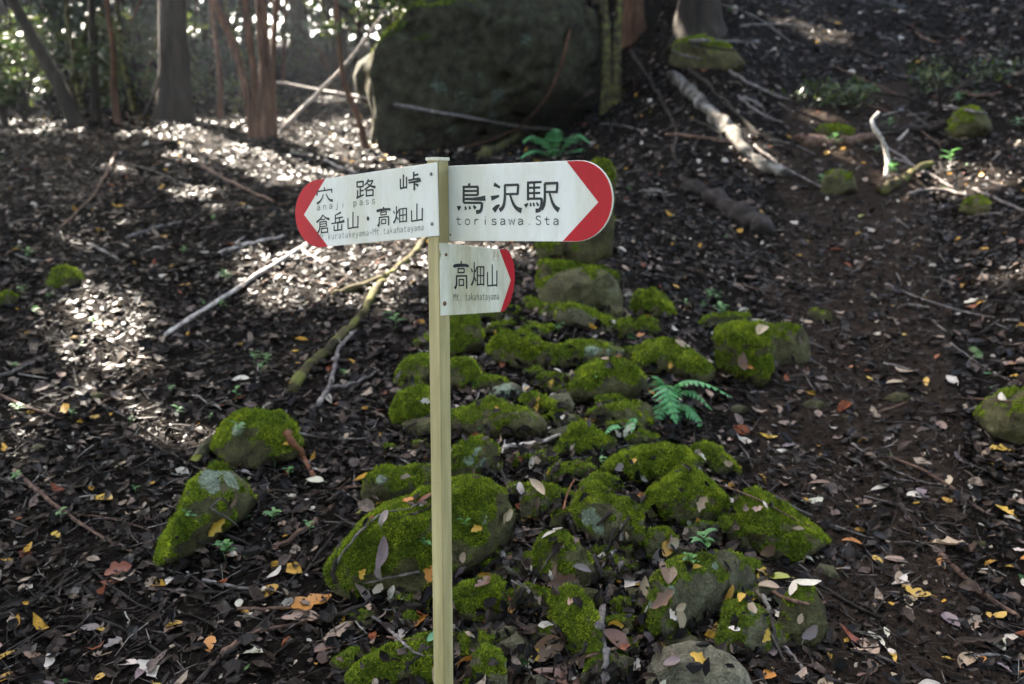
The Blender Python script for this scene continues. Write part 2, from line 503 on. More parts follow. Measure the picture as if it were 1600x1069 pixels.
def plate(name, plane, outline, th, mat, parent, off=0.0, bev=0.0006):
    """extruded outline, front face at off, thickness th behind it"""
    bm = bmesh.new()
    f = [bm.verts.new(plane.pt(p, off)) for p in outline]
    b = [bm.verts.new(plane.pt(p, off - th)) for p in outline]
    bm.faces.new(f); bm.faces.new(b[::-1])
    n = len(f)
    for i in range(n):
        bm.faces.new((f[i], b[i], b[(i + 1) % n], f[(i + 1) % n]))
    bmesh.ops.recalc_face_normals(bm, faces=bm.faces)
    if bev:
        ed = [e for e in bm.edges if len(e.link_faces) == 2 and e.calc_face_angle(0) > 1.0]
        bmesh.ops.bevel(bm, geom=ed, offset=bev, segments=1, affect='EDGES')
    me = bpy.data.meshes.new(name)
    bm.to_mesh(me); bm.free()
    o = link(name, me, mat=mat)
    if parent.type == 'EMPTY':
        child_world(o, parent)
    else:
        o.parent = parent
        o.matrix_parent_inverse = Matrix.Identity(4)
    return o

def arc_end(a, b, bulge, n=18):
    """half ellipse from a to b bulging by the vector bulge"""
    c = (a + b) / 2
    h = (a - b) / 2
    return [c + h * math.cos(t) + bulge * math.sin(t) for t in [math.pi * i / n for i in range(n + 1)]]

# --- strokes
KANJI = {
 '鳥': [([(.44, 0), (.40, .11)], .07, .07), ([(.23, .12), (.23, .66)], .07, .07), ([(.19, .12), (.74, .12)], .06, .06), ([(.72, .12), (.72, .41)], .07, .07),
       ([(.23, .26), (.72, .26)], .055, .055), ([(.23, .40), (.72, .40)], .055, .055), ([(.23, .53), (.70, .53), (.98, .50)], .06, .13), ([(.23, .66), (.86, .66)], .055, .06),
       ([(.86, .65), (.85, .84), (.79, .95), (.66, .97)], .08, .10), ([(.02, .86), (.13, .79)], .13, .05), ([(.29, .78), (.31, .90)], .05, .07), ([(.43, .77), (.46, .88)], .05, .07), ([(.57, .75), (.65, .86)], .05, .09)],
 '沢': [([(.11, .03), (.31, .15)], .10, .05), ([(.02, .53), (.28, .44)], .12, .05), ([(.10, .97), (.20, .84), (.30, .76)], .13, .04),
       ([(.44, .07), (.89, .06)], .06, .06), ([(.88, .05), (.86, .40)], .07, .07), ([(.46, .07), (.46, .52), (.41, .82), (.29, .95)], .07, .10),
       ([(.46, .38), (.87, .38)], .055, .055), ([(.62, .38), (.72, .70), (.84, .88), (.99, .96)], .06, .13)],
 '駅': [([(.09, .02), (.09, .62)], .065, .065), ([(.06, .03), (.49, .01)], .06, .05), ([(.09, .20), (.45, .19)], .05, .05), ([(.09, .38), (.45, .37)], .05, .05),
       ([(.27, .03), (.27, .55)], .055, .055), ([(.09, .56), (.50, .56)], .055, .055), ([(.49, .55), (.48, .80), (.42, .94), (.31, .96)], .07, .10),
       ([(.0, .82), (.09, .72)], .10, .04), ([(.16, .70), (.18, .82)], .04, .055), ([(.25, .69), (.27, .81)], .04, .055), ([(.34, .68), (.40, .80)], .04, .06),
       ([(.57, .06), (.96, .05)], .06, .06), ([(.94, .04), (.92, .37)], .065, .065), ([(.58, .34), (.93, .34)], .055, .055),
       ([(.58, .06), (.58, .55), (.55, .78), (.48, .92)], .065, .09), ([(.71, .34), (.79, .66), (.88, .84), (.99, .94)], .055, .12)],
 '穴': [([(.48, 0), (.48, .18)], .08, .07), ([(.03, .21), (.95, .19)], .065, .065), ([(.05, .20), (.02, .46)], .065, .09), ([(.93, .19), (.92, .40)], .065, .08),
       ([(.42, .42), (.32, .70), (.18, .88), (.02, .97)], .06, .11), ([(.58, .42), (.70, .70), (.84, .85), (.99, .90)], .06, .13)],
 '路': [([(.03, .08), (.03, .38)], .075, .075), ([(.0, .09), (.37, .09)], .065, .065), ([(.35, .08), (.35, .39)], .075, .075), ([(.03, .37), (.36, .37)], .06, .06),
       ([(.20, .38), (.20, .88)], .07, .07), ([(.20, .60), (.38, .60)], .06, .06), ([(.06, .54), (.06, .92)], .07, .07), ([(.0, .98), (.40, .84)], .09, .05),
       ([(.63, 0), (.55, .18), (.42, .32)], .07, .05), ([(.57, .13), (.87, .11)], .06, .06), ([(.86, .10), (.72, .36), (.42, .57)], .07, .06), ([(.55, .22), (.74, .40), (.99, .50)], .05, .12),
       ([(.52, .60), (.52, .98)], .07, .07), ([(.49, .62), (.88, .62)], .06, .06), ([(.86, .61), (.86, .98)], .07, .07), ([(.52, .93), (.86, .93)], .06, .06)],
 '峠': [([(.17, .08), (.17, .78)], .075, .075), ([(.02, .28), (.03, .80)], .07, .07), ([(.0, .82), (.34, .78)], .07, .07), ([(.32, .22), (.32, .86)], .07, .07),
       ([(.66, 0), (.66, .42)], .08, .08), ([(.66, .20), (.88, .17)], .065, .08), ([(.40, .43), (.94, .39)], .065, .075),
       ([(.42, .56), (.80, .54), (1.0, .48)], .065, .13), ([(.69, .54), (.69, 1.0)], .085, .085), ([(.74, .66), (.88, .78)], .06, .10)],
 '倉': [([(.50, 0), (.30, .20), (.0, .36)], .07, .11), ([(.50, .02), (.72, .18), (1.0, .28)], .06, .13), ([(.32, .25), (.68, .25)], .055, .055),
       ([(.24, .37), (.78, .37)], .06, .06), ([(.77, .36), (.77, .63)], .07, .07), ([(.26, .49), (.77, .49)], .05, .05), ([(.26, .62), (.77, .62)], .05, .05),
       ([(.26, .37), (.25, .72), (.10, .95)], .07, .10), ([(.38, .71), (.38, 1.0)], .07, .07), ([(.36, .73), (.88, .73)], .06, .06), ([(.86, .72), (.86, 1.0)], .07, .07), ([(.38, .95), (.86, .95)], .06, .06)],
 '岳': [([(.74, .0), (.32, .13)], .09, .05), ([(.31, .10), (.31, .52)], .075, .075), ([(.31, .30), (.88, .28)], .06, .07), ([(.62, .28), (.62, .52)], .07, .07),
       ([(.0, .56), (.75, .54), (1.0, .48)], .06, .13), ([(.50, .60), (.50, .96)], .075, .075), ([(.22, .68), (.22, .96)], .07, .07), ([(.20, .96), (.82, .96)], .065, .065), ([(.80, .66), (.80, 1.0)], .075, .075)],
 '山': [([(.50, 0), (.50, .94)], .085, .085), ([(.04, .34), (.06, .96)], .08, .08), ([(.03, .96), (.96, .93)], .075, .075), ([(.95, .28), (.94, 1.0)], .085, .085)],
 '高': [([(.50, 0), (.50, .16)], .08, .08), ([(.02, .22), (.14, .16), (.80, .15), (1.0, .20)], .13, .10), ([(.30, .25), (.30, .43)], .065, .065), ([(.28, .27), (.72, .27)], .055, .055), ([(.70, .26), (.70, .43)], .065, .065), ([(.30, .41), (.70, .41)], .055, .055),
       ([(.17, .53), (.88, .53)], .06, .06), ([(.19, .53), (.19, .84), (.08, .98)], .07, .12), ([(.86, .53), (.87, 1.0)], .075, .075),
       ([(.37, .64), (.37, .90)], .06, .06), ([(.35, .66), (.67, .66)], .05, .05), ([(.66, .65), (.66, .90)], .06, .06), ([(.37, .87), (.66, .87)], .05, .05)],
 '畑': [([(.24, 0), (.24, .50), (.17, .78), (.02, .97)], .07, .11), ([(.25, .62), (.38, .80)], .05, .09), ([(.02, .26), (.10, .42)], .05, .09), ([(.42, .22), (.31, .42)], .05, .09),
       ([(.48, .18), (.48, 1.0)], .075, .075), ([(.46, .20), (.99, .20)], .06, .06), ([(.97, .19), (.97, 1.0)], .075, .075), ([(.72, .20), (.72, .95)], .06, .06), ([(.48, .57), (.97, .57)], .055, .055), ([(.48, .94), (.97, .94)], .06, .06)],
}
def _o(cx=.5, cy=.68, rx=.33, ry=.33, n=12):
    return [(cx + rx * math.cos(2 * math.pi * i / n), cy + ry * math.sin(2 * math.pi * i / n)) for i in range(n + 1)]
ARCH = [(.18, .60), (.30, .42), (.50, .35), (.70, .40), (.80, .56), (.80, 1)]
LATIN = {
 'a': [[(.16, .47), (.32, .36), (.58, .35), (.76, .46), (.78, .6), (.78, 1)], [(.78, .62), (.45, .63), (.2, .72), (.16, .86), (.28, .99), (.52, .98), (.78, .82)]],
 'n': [[(.18, .35), (.18, 1)], ARCH], 'j': [[(.6, .37), (.6, 1.08), (.48, 1.25), (.22, 1.24)], [(.6, .06), (.6, .16)]],
 'i': [[(.5, .37), (.5, 1)], [(.5, .06), (.5, .16)]], 'p': [[(.17, .35), (.17, 1.3)], _o(.5, .68, .32, .32)],
 's': [[(.8, .46), (.64, .36), (.36, .36), (.2, .48), (.3, .62), (.66, .70), (.82, .82), (.7, .97), (.4, 1), (.16, .9)]],
 'M': [[(.04, 1), (.04, 0)], [(.04, .02), (.5, .52)], [(.5, .52), (.96, .02)], [(.96, 0), (.96, 1)]], 't': [[(.40, .08), (.40, .82), (.52, .98), (.82, .94)], [(.1, .37), (.8, .37)]],
 '.': [[(.5, .88), (.5, 1.0)]], 'k': [[(.2, 0), (.2, 1)], [(.76, .35), (.2, .76)], [(.42, .62), (.84, 1)]],
 'u': [[(.18, .35), (.18, .8), (.32, .98), (.58, .98), (.8, .8)], [(.8, .35), (.8, 1)]], 'r': [[(.28, .35), (.28, 1)], [(.28, .6), (.5, .38), (.82, .40)]],
 'e': [[(.18, .67), (.82, .67), (.76, .44), (.5, .34), (.24, .45), (.17, .70), (.30, .94), (.56, 1.0), (.80, .9)]], 'y': [[(.14, .35), (.5, .97)], [(.86, .35), (.46, 1.1), (.2, 1.28)]],
 'm': [[(.1, .35), (.1, 1)], [(.1, .52), (.26, .36), (.42, .38), (.48, .5), (.48, 1)], [(.48, .52), (.64, .36), (.82, .38), (.88, .5), (.88, 1)]],
 'h': [[(.18, 0), (.18, 1)], ARCH], 'o': [_o()], 'w': [[(.06, .35), (.27, 1), (.5, .42), (.73, 1), (.94, .35)]],
 'S': [[(.82, .16), (.64, .01), (.36, .01), (.18, .14), (.22, .34), (.5, .46), (.76, .58), (.85, .78), (.68, .98), (.36, 1), (.14, .86)]],
 '・': [_o(.5, .55, .12, .10, 8)], 'P': [[(.2, 1), (.2, .1), (.6, 0), (.8, .25), (.6, .5), (.25, .5)]], '9': [[(.75, .3), (.5, .5), (.25, .3), (.5, .02), (.78, .25), (.7, .7), (.45, 1.1)]],
}

class Ink:
    """collects stroke ribbons on a plane"""
    def __init__(s, plane):
        s.plane, s.v, s.f, s.k = plane, [], [], 0
    def ribbon(s, pts, w0, w1):
        n = len(pts)
        cum = [0.0]
        for i in range(1, n): cum.append(cum[-1] + (pts[i] - pts[i - 1]).length)
        tot = max(cum[-1], 1e-9)
        base = len(s.v)
        off = 0.0005 + 0.00003 * (s.k % 14)
        s.k += 1
        for i in range(n):
            d0 = (pts[i] - pts[i - 1]).normalized() if i > 0 else None
            d1 = (pts[i + 1] - pts[i]).normalized() if i < n - 1 else None
            d = d1 if d0 is None else d0 if d1 is None else (d0 + d1)
            if d.length < 1e-6: d = d1
            d = d.normalized()
            nn = Vector((-d.y, d.x))
            k = 1.0
            if d0 is not None and d1 is not None:
                k = min(1.6, 1.0 / max(0.5, nn.dot(Vector((-d1.y, d1.x)))))
            t = cum[i] / tot
            hw = (w0 + (w1 - w0) * t * t) * 0.5 * k
            s.v.append(s.plane.pt(pts[i] + nn * hw, off)); s.v.append(s.plane.pt(pts[i] - nn * hw, off))
        for i in range(n - 1):
            a = base + 2 * i
            s.f.append((a, a + 1, a + 3, a + 2))
    def glyph(s, strokes, TL, TR, BL, wscale, latin=None):
        ex, ey = TR - TL, BL - TL
        unit = (ex.length + ey.length) * 0.5
        for st in strokes:
            if latin:
                pts, w0, w1 = st, latin, latin
            else:
                pts, w0, w1 = st[0], st[1] * unit * wscale, st[2] * unit * wscale
            P = [TL + ex * x + ey * y for x, y in pts]
            if len(P) > 2 and not latin:
                Q = []
                for i in range(len(P) - 1):
                    p0 = P[max(i - 1, 0)]; p1 = P[i]; p2 = P[i + 1]; p3 = P[min(i + 2, len(P) - 1)]
                    for t in (0, .34, .67):
                        Q.append(0.5 * ((2 * p1) + (p2 - p0) * t + (2 * p0 - 5 * p1 + 4 * p2 - p3) * t * t + (3 * p1 - p0 - 3 * p2 + p3) * t ** 3))
                Q.append(P[-1]); P = Q
            s.ribbon(P, w0, w1)
    def build(s, name, parent, mat=None):
        me = py_mesh(name, s.v, s.f)
        bm = bmesh.new(); bm.from_mesh(me)
        for f in bm.faces:
            if f.normal.dot(s.plane.n) < 0: f.normal_flip()
        bm.to_mesh(me); bm.free()
        o = link(name, me, parent, mat or M['ink'])
        return o

def kanji(plane, ch, box, slope, parent, ws=1.0):
    x0, y0, x1, y1 = box
    cw = x1 - x0
    h = (y1 - y0) - abs(slope) * cw
    yt = y0 + (abs(slope) * cw if slope < 0 else 0)         # top left
    TL = plane.uv(x0, yt); TR = plane.uv(x1, yt + slope * cw); BL = plane.uv(x0, yt + h)
    ink = Ink(plane)
    ink.glyph(KANJI[ch], TL, TR, BL, ws)
    o = ink.build('character', parent)
    o['label'] = 'black brush-style character ' + ch
    return o

def latin(plane, text, p0, p1, cap, parent, lw, name='lettering', fill=0.86, mat=None):
    """text on a baseline from p0 to p1 (pixels), cap height in pixels"""
    n = len(text)
    ink = Ink(plane)
    for i, c in enumerate(text):
        if c == ' ' or c not in LATIN: continue
        a = i / n; b = (i + fill) / n
        bx0, by0 = p0[0] + (p1[0] - p0[0]) * a, p0[1] + (p1[1] - p0[1]) * a
        bx1, by1 = p0[0] + (p1[0] - p0[0]) * b, p0[1] + (p1[1] - p0[1]) * b
        TL = plane.uv(bx0, by0 - cap); TR = plane.uv(bx1, by1 - cap); BL = plane.uv(bx0, by0)
        ink.glyph(LATIN[c], TL, TR, BL, 1, latin=lw)
    return ink.build(name, parent, mat)

def screw(plane, px, py, parent, r=0.0045, mat='screw'):
    uv = plane.uv(px, py)
    outline = [uv + Vector((math.cos(a), math.sin(a))) * r for a in [2 * math.pi * i / 12 for i in range(12)]]
    o = plate('screw', plane, outline, 0.003, M[mat], parent, off=0.0022, bev=0.0008)
    return o

# left board: towards the pass
uv = P_left.uv
a, b = uv(509, 279.3), uv(513, 385.3)
tip = uv(475, 335.6)
ext = uv(461.5, 336)
bul = Vector((ext.x - (a.x + b.x) / 2, ext.y - (a.y + b.y) / 2))
cut_t, cut_b = uv(497, 281), uv(500.5, 386.6)
bul2 = ext - (cut_t + cut_b) / 2
arc = arc_end(cut_t, cut_b, bul2)
outline = [uv(685.7, 368.6), uv(682.6, 253.6)] + arc
board_left = plate('sign_board', P_left, outline, TH, M['sign_white'], sp)
board_left['label'] = 'drooping white board pointing left to the pass'
red = [uv(508.2, 279.4)] + arc + [uv(512.8, 385.4), tip]
plate('red_arrow_tip', P_left, red, 0.0004, M['sign_red'], board_left, off=0.0003, bev=0)
SL = -0.128
for ch, box in (('穴', (494.8, 291, 520.6, 319)), ('路', (557.2, 278.5, 587.4, 310)), ('峠', (625, 267, 658, 300)),
                ('倉', (494.8, 334.5, 515, 366)), ('岳', (517.8, 331, 538.4, 362)), ('山', (543, 330, 560.4, 358.3)),
                ('高', (588.7, 321.8, 610.4, 354.6)), ('畑', (614.5, 320, 636, 349.5)), ('山', (642.3, 317, 661, 347))):
    kanji(P_left, ch, box, SL, board_left, 1.18)
dot = Ink(P_left)
c0 = uv(575.2, 341.7)
dv = [c0 + Vector((math.cos(t), 1.15 * math.sin(t))) * 0.0052 for t in [2 * math.pi * i / 14 for i in range(14)]]
dot.v = [P_left.pt(p, 0.0005) for p in dv]; dot.f = [tuple(range(14))]
dot.build('character', board_left)
latin(P_left, 'anaji pass', (495, 329), (590, 317.5), 10.5, board_left, 0.0016, fill=0.66)
latin(P_left, 'Mt.kuratakeyama・Mt.takahatayama', (496.6, 376), (663.5, 359.6), 10.2, board_left, 0.00105, fill=0.84)
screw(P_left, 673.8, 272, board_left); screw(P_left, 675.4, 350, board_left)

# right board: towards the station
uv = P_right.uv
ext = uv(958.4, 313)
ct, cb = uv(903, 250.6), uv(900.5, 377.6)
arc = arc_end(ct, cb, ext - (ct + cb) / 2)
outline = [uv(668, 376), uv(668, 260.8)] + arc
board_right = plate('sign_board', P_right, outline, TH, M['sign_white'], sp)
board_right['label'] = 'white board pointing right to the station'
arc_in = arc_end(uv(902.5, 251.2), uv(900, 377.0), uv(957, 313.1) - (ct + cb) / 2)
red = [uv(885.4, 251.9)] + arc_in + [uv(879.4, 376.8), uv(935, 316.1)]
plate('red_arrow_tip', P_right, red, 0.0004, M['sign_red'], board_right, off=0.0003, bev=0)
for ch, box in (('鳥', (714.4, 286.2, 759.8, 332.4)), ('沢', (766.6, 286, 816, 330.8)), ('駅', (820.5, 283.6, 874.5, 331))):
    kanji(P_right, ch, box, -0.014, board_right, 1.25)
latin(P_right, 'torisawa.Sta', (711.5, 351.2), (877.5, 351.2), 13.6, board_right, 0.0023, fill=0.78)
screw(P_right, 704.2, 366.9, board_right, 0.0025, 'rust')

# small board: towards the mountain
uv = P_small.uv
ext = uv(804.2, 430)
ct, cb = uv(783.5, 389.6), uv(784.5, 487.4)
arc = arc_end(ct, cb, ext - (ct + cb) / 2)
outline = [uv(689.0, 493.6), uv(688.0, 408), uv(690.2, 399), uv(687.6, 391), uv(687.2, 379.4)] + arc
outline = outline[::-1]
board_small = plate('sign_board', P_small, outline, TH, M['sign_cream'], sp)
board_small['label'] = 'smaller cream board pointing to the mountain, edge chipped'
red = [uv(780, 389.6)] + arc + [uv(781.8, 487.6), uv(798.2, 437.9)]
plate('red_arrow_tip', P_small, red[::-1], 0.0004, M['sign_red'], board_small, off=0.0003, bev=0)
for ch, box in (('高', (708.4, 408.2, 732, 452)), ('畑', (735.8, 409.6, 756.3, 447.2)), ('山', (760.8, 413, 777, 448.3))):
    kanji(P_small, ch, box, 0.0, board_small, 1.1)
latin(P_small, 'Mt. takahatayama', (708.6, 470), (780.5, 468.2), 11.4, board_small, 0.0013, fill=0.84)
latin(P_small, 'P9', (769.5, 408), (780.5, 409), 15, board_small, 0.0028, name='faded_mark', fill=0.85, mat=M['ink_brown'])
screw(P_small, 696.8, 398, board_small, 0.0042, 'rust'); screw(P_small, 694.6, 474.4, board_small, 0.006, 'rust')

# ------------------------------------------------------------------ stones
ICO = {}
def ico(sub):
    if sub not in ICO:
        bm = bmesh.new()
        bmesh.ops.create_icosphere(bm, subdivisions=sub, radius=1.0)
        V = np.array([v.co[:] for v in bm.verts]); Fa = np.array([[v.index for v in f.verts] for f in bm.faces])
        bm.free()
        ICO[sub] = (V, Fa)
    return ICO[sub]

def polar(poly, n=180):
    P = np.array(poly, float)
    x, y = P[:, 0], P[:, 1]
    x2, y2 = np.roll(x, -1), np.roll(y, -1)
    cr = x * y2 - x2 * y
    A = cr.sum() / 2
    c = np.array([((x + x2) * cr).sum() / (6 * A), ((y + y2) * cr).sum() / (6 * A)])
    th = np.linspace(-math.pi, math.pi, n, endpoint=False)
    R = np.zeros(n)
    Q = P - c
    for i, t in enumerate(th):
        d = np.array([math.cos(t), math.sin(t)])
        best = 0
        for k in range(len(Q)):
            p, q = Q[k], Q[(k + 1) % len(Q)]
            e = q - p
            den = d[0] * e[1] - d[1] * e[0]
            if abs(den) < 1e-9: continue
            s_ = (p[0] * e[1] - p[1] * e[0]) / den
            u_ = (p[0] * d[1] - p[1] * d[0]) / den
            if s_ > 0 and -1e-6 <= u_ <= 1 + 1e-6: best = max(best, s_)
        R[i] = best
    k = 2
    R = sum(np.roll(R, j) for j in range(-k, k + 1)) / (2 * k + 1)
    return c, th, R

def fbm(V, scale, seed, octv=4):
    return np.array([noise.fractal((float(p[0]) * scale + seed, float(p[1]) * scale - seed, float(p[2]) * scale + 2 * seed), 1.0, 2.0, octv) for p in V])

TUFT = []
def rock(label, poly, moss=0.0, depth=None, name='rock', lichen=(), pale=0.0, thick=0.8, seed=None, sub=4, flat=True, group=None, cat='rock', tufts=1.0, gnarl=1.0):
    seed = seed if seed is not None else len(ROCKS) * 3.7 + 1.3
    rs = random.Random(seed)
    c, th, R = polar(poly)
    ys = [p[1] for p in poly]
    y1, y0 = max(ys), min(ys)
    lean = 0.0
    if depth is None:
        # the lower edge of the outline rests on the floor: straight line of depths along it
        xs_ = [p[0] for p in poly]
        xa, xb = min(xs_), max(xs_)
        cols, dl = [], []
        for q in np.linspace(xa + .12 * (xb - xa), xb - .12 * (xb - xa), 7):
            lo = -1e9
            for i in range(len(poly)):
                (ax_, ay_), (bx_, by_) = poly[i], poly[(i + 1) % len(poly)]
                if (ax_ - q) * (bx_ - q) <= 0 and ax_ != bx_:
                    lo = max(lo, ay_ + (by_ - ay_) * (q - ax_) / (bx_ - ax_))
            cols.append(q - c[0]); dl.append(ground_hit(q, min(lo - 0.03 * (y1 - y0), 1200))[1])
        b_, a_ = np.polyfit(cols, dl, 1)
        depth = float(a_)
        lim = 1.1 * depth / FPX
        lean = float(np.clip(b_, -lim, lim)) * FPX / depth       # metres of depth per metre sideways
    mpp = depth / FPX
    Rm = R * mpp
    mean = Rm.mean()
    cz = mean * thick
    dc = depth + cz * 0.12
    Rm = Rm * dc / depth
    V, Fa = ico(sub)
    V = V.copy()
    planes = []
    if flat:
        planes += [(Vector((rs.uniform(-.25, .25), .78, .62)), rs.uniform(.66, .78)), (Vector((rs.uniform(-.35, .35), -.2, .93)), rs.uniform(.68, .8))]
        for k in range(9):
            planes.append((Vector((rs.gauss(0, .7), rs.gauss(0, .7), rs.uniform(-.2, 1.0))), rs.uniform(.58, .86)))
        planes.append((Vector((rs.uniform(-.5, .5), .8, -.5)), .8))
    for n_, h_ in planes:
        n_ = np.array(n_.normalized())
        dd = V @ n_
        over = np.maximum(dd - h_, 0)
        V -= np.outer(over, n_)
    ang = np.arctan2(-V[:, 1], V[:, 0])               # image y runs down
    rho = np.hypot(V[:, 0], V[:, 1])
    rho = np.clip(rho, 0, 1) ** 0.85
    rr = np.interp(ang, np.append(th, math.pi), np.append(Rm, Rm[0]))
    X = np.cos(ang) * rho * rr; Yv = -np.sin(ang) * rho * rr; Z = V[:, 2] * cz
    rad_ = np.hypot(X, Yv)
    nb = 40
    bi = ((ang + math.pi) / (2 * math.pi) * nb).astype(int) % nb
    fac = np.ones(nb)
    for q in range(nb):
        sel = bi == q
        if sel.any():
            j_ = np.argmax(rad_[sel] / rr[sel]); fac[q] = 1.0 / max((rad_[sel] / rr[sel])[j_], 0.5)
    fac = (np.roll(fac, 1) + fac + np.roll(fac, -1)) / 3
    fa = np.interp(ang, (np.arange(-1, nb + 1) + .5) / nb * 2 * math.pi - math.pi, np.r_[fac[-1], fac, fac[0]]) * 1.04
    X *= fa; Yv *= fa
    centre = at(c[0], c[1], dc)
    Fv = (centre - CAM).normalized()
    Rv = Fv.cross(Vector((0, 0, 1))).normalized()
    Uv = Rv.cross(Fv)
    W = np.outer(X, Rv) + np.outer(Yv, Uv) - np.outer(Z - lean * X, Fv)
    nrm = W / np.maximum(np.linalg.norm(W, axis=1), 1e-6)[:, None]
    f1 = fbm(W, 1.1 / mean, seed, 4)
    f2 = fbm(W, 4.0 / mean, seed + 5, 3)
    f3 = fbm(W, 0.55 / 0.02, seed + 9, 2) if sub >= 4 else f2
    W = W + nrm * ((f1 * 0.055 + f2 * 0.028 - np.abs(f2) * 0.03) * mean * gnarl + f3 * min(0.0045, mean * 0.03))[:, None]
    me = np_mesh(name, W, Fa, smooth=True)
    nz = np.zeros(len(W) * 3, np.float32)
    me.vertices.foreach_get('normal', nz)
    nz = nz.reshape(-1, 3)
    up = nz @ np.array([-0.15, -0.1, 0.98])
    mo = sstep(0.05, 0.72, up * 0.95 + f1 * 0.70 + f2 * 0.60 + moss * 1.25 - 0.04)
    if moss <= -0.9: mo = mo * 0
    li = np.zeros(len(W))
    for (lx, ly, lr) in lichen:
        for i in range(len(W)):
            qx, qy, _ = to_px(centre + Vector(W[i]))
            if -nz[i].dot(np.array(Fv)) > 0:
                li[i] = max(li[i], 0.9 - 0.55 * math.hypot(qx - lx, qy - ly) / lr)
        li = np.clip(li, 0, 1)
    for nm, arr in (('moss', mo), ('lichen', li), ('pale', np.full(len(W), pale))):
        at_ = me.attributes.new(nm, 'FLOAT', 'POINT')
        at_.data.foreach_set('value', arr.astype(np.float32))
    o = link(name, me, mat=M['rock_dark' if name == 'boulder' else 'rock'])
    o.location = centre
    tag(o, label, cat, group)
    ROCKS.append(o)
    Wd = W + np.array(centre)
    SURF_V.append(Wd); SURF_F.append(('t', Fa))
    # moss tufts as a part
    if moss > -0.5 and tufts > 0:
        tri = W[Fa]
        e1, e2 = tri[:, 1] - tri[:, 0], tri[:, 2] - tri[:, 0]
        cr = np.cross(e1, e2); ar = np.linalg.norm(cr, axis=1) / 2
        fn = cr / np.maximum(ar * 2, 1e-12)[:, None]
        mf = mo[Fa].mean(1) * (1 - li[Fa].max(1) * (li[Fa].max(1) > 0.4))
        vis = (fn @ np.array(Fv)) < 0.35
        wt = ar * np.where(vis, sstep(0.42, 0.7, mf), 0)
        near = min(1.0, (3.2 / depth) ** 2)
        cnt = int(min(wt.sum() * 110000 * near * tufts, 26000))
        if cnt > 40:
            rg = np.random.default_rng(int(seed * 10))
            pick = rg.choice(len(Fa), cnt, p=wt / wt.sum())
            a_, b_ = rg.random(cnt), rg.random(cnt)
            flip = a_ + b_ > 1
            a_[flip] = 1 - a_[flip]; b_[flip] = 1 - b_[flip]
            base = tri[pick, 0] + e1[pick] * a_[:, None] + e2[pick] * b_[:, None]
            clump = np.array([noise.noise(Vector(q * 38)) for q in base])
            nn = fn[pick] + rg.normal(0, 0.55, (cnt, 3)); nn[:, 2] += 0.25
            nn /= np.linalg.norm(nn, axis=1)[:, None]
            tv = np.cross(nn, rg.normal(0, 1, (cnt, 3))); tv /= np.maximum(np.linalg.norm(tv, axis=1), 1e-6)[:, None]
            k = max(1.0, depth / 3.2)
            hh = rg.uniform(0.004, 0.011, cnt) * k * (1 + 0.9 * np.clip(clump, -.7, 1)); ww = rg.uniform(0.0012, 0.0026, cnt) * k
            p0 = base - tv * ww[:, None] - nn * 0.002; p1 = base + tv * ww[:, None] - nn * 0.002; p2 = base + nn * hh[:, None]
            tvv = np.stack([p0, p1, p2], 1).reshape(-1, 3)
            mm = np_mesh('moss', tvv, np.arange(cnt * 3).reshape(-1, 3), smooth=False)
            mo_ = link('moss', mm, o, M['moss_tuft'])
            mo_['kind'] = 'stuff'
    return o
ROCKS = []
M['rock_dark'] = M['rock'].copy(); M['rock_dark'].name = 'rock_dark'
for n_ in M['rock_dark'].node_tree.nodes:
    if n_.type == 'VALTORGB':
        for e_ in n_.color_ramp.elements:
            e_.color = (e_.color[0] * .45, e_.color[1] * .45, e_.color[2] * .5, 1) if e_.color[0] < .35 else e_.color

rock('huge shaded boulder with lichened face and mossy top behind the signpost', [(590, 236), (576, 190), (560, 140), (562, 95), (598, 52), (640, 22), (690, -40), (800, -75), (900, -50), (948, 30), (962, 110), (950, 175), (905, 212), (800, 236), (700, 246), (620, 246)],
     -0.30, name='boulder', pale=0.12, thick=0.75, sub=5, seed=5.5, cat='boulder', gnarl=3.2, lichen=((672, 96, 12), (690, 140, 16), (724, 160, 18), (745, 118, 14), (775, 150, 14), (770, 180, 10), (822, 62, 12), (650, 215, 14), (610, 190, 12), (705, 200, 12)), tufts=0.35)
# stacked stones behind the right board
_, dcairn = ground_hit(905, 486)
rock('grey wedge stone with bare brown face on the stone stack', [(842, 470), (848, 442), (880, 423), (905, 418), (940, 421), (962, 437), (970, 457), (970, 497), (925, 496), (890, 492), (855, 490)], -0.36, depth=dcairn, pale=0.1)
rock('thin mossy slab with a sunlit left edge behind the wedge stone', [(836, 462), (843, 405), (866, 407), (905, 414), (935, 417), (968, 426), (970, 445), (900, 476), (842, 478)], 0.15, depth=dcairn + 0.22, thick=0.6)
rock('small dark block on the stack below the right board', [(836, 384), (858, 376), (878, 378), (878, 398), (850, 404), (839, 400)], 0.0, depth=dcairn + 0.28)
rock('tall upright stone topping the stack behind the red board tip', [(879, 408), (877, 340), (900, 290), (925, 256), (942, 252), (957, 257), (959, 300), (957, 400), (920, 411)], 0.05, depth=dcairn + 0.26, thick=0.6)
rock('long mottled grey stone lying slantwise under the wedge stone', [(867, 500), (872, 482), (890, 474), (918, 481), (955, 499), (977, 520), (975, 533), (950, 540), (925, 528), (900, 512), (875, 510)], -0.05, depth=dcairn - 0.22, pale=0.5, thick=0.9)
rock('small mossy stone left of the wedge stone', [(816, 470), (828, 462), (842, 469), (849, 482), (836, 486), (820, 480)], 0.1)
rock('small flat mossy stone below the long mottled stone', [(818, 516), (822, 503), (845, 507), (866, 508), (863, 519), (835, 523)], 0.3)
rock('rounded mossy stone right of the stone stack', [(984, 482), (995, 456), (1020, 451), (1038, 462), (1056, 488), (1046, 497), (1010, 496), (990, 494)], 0.4)
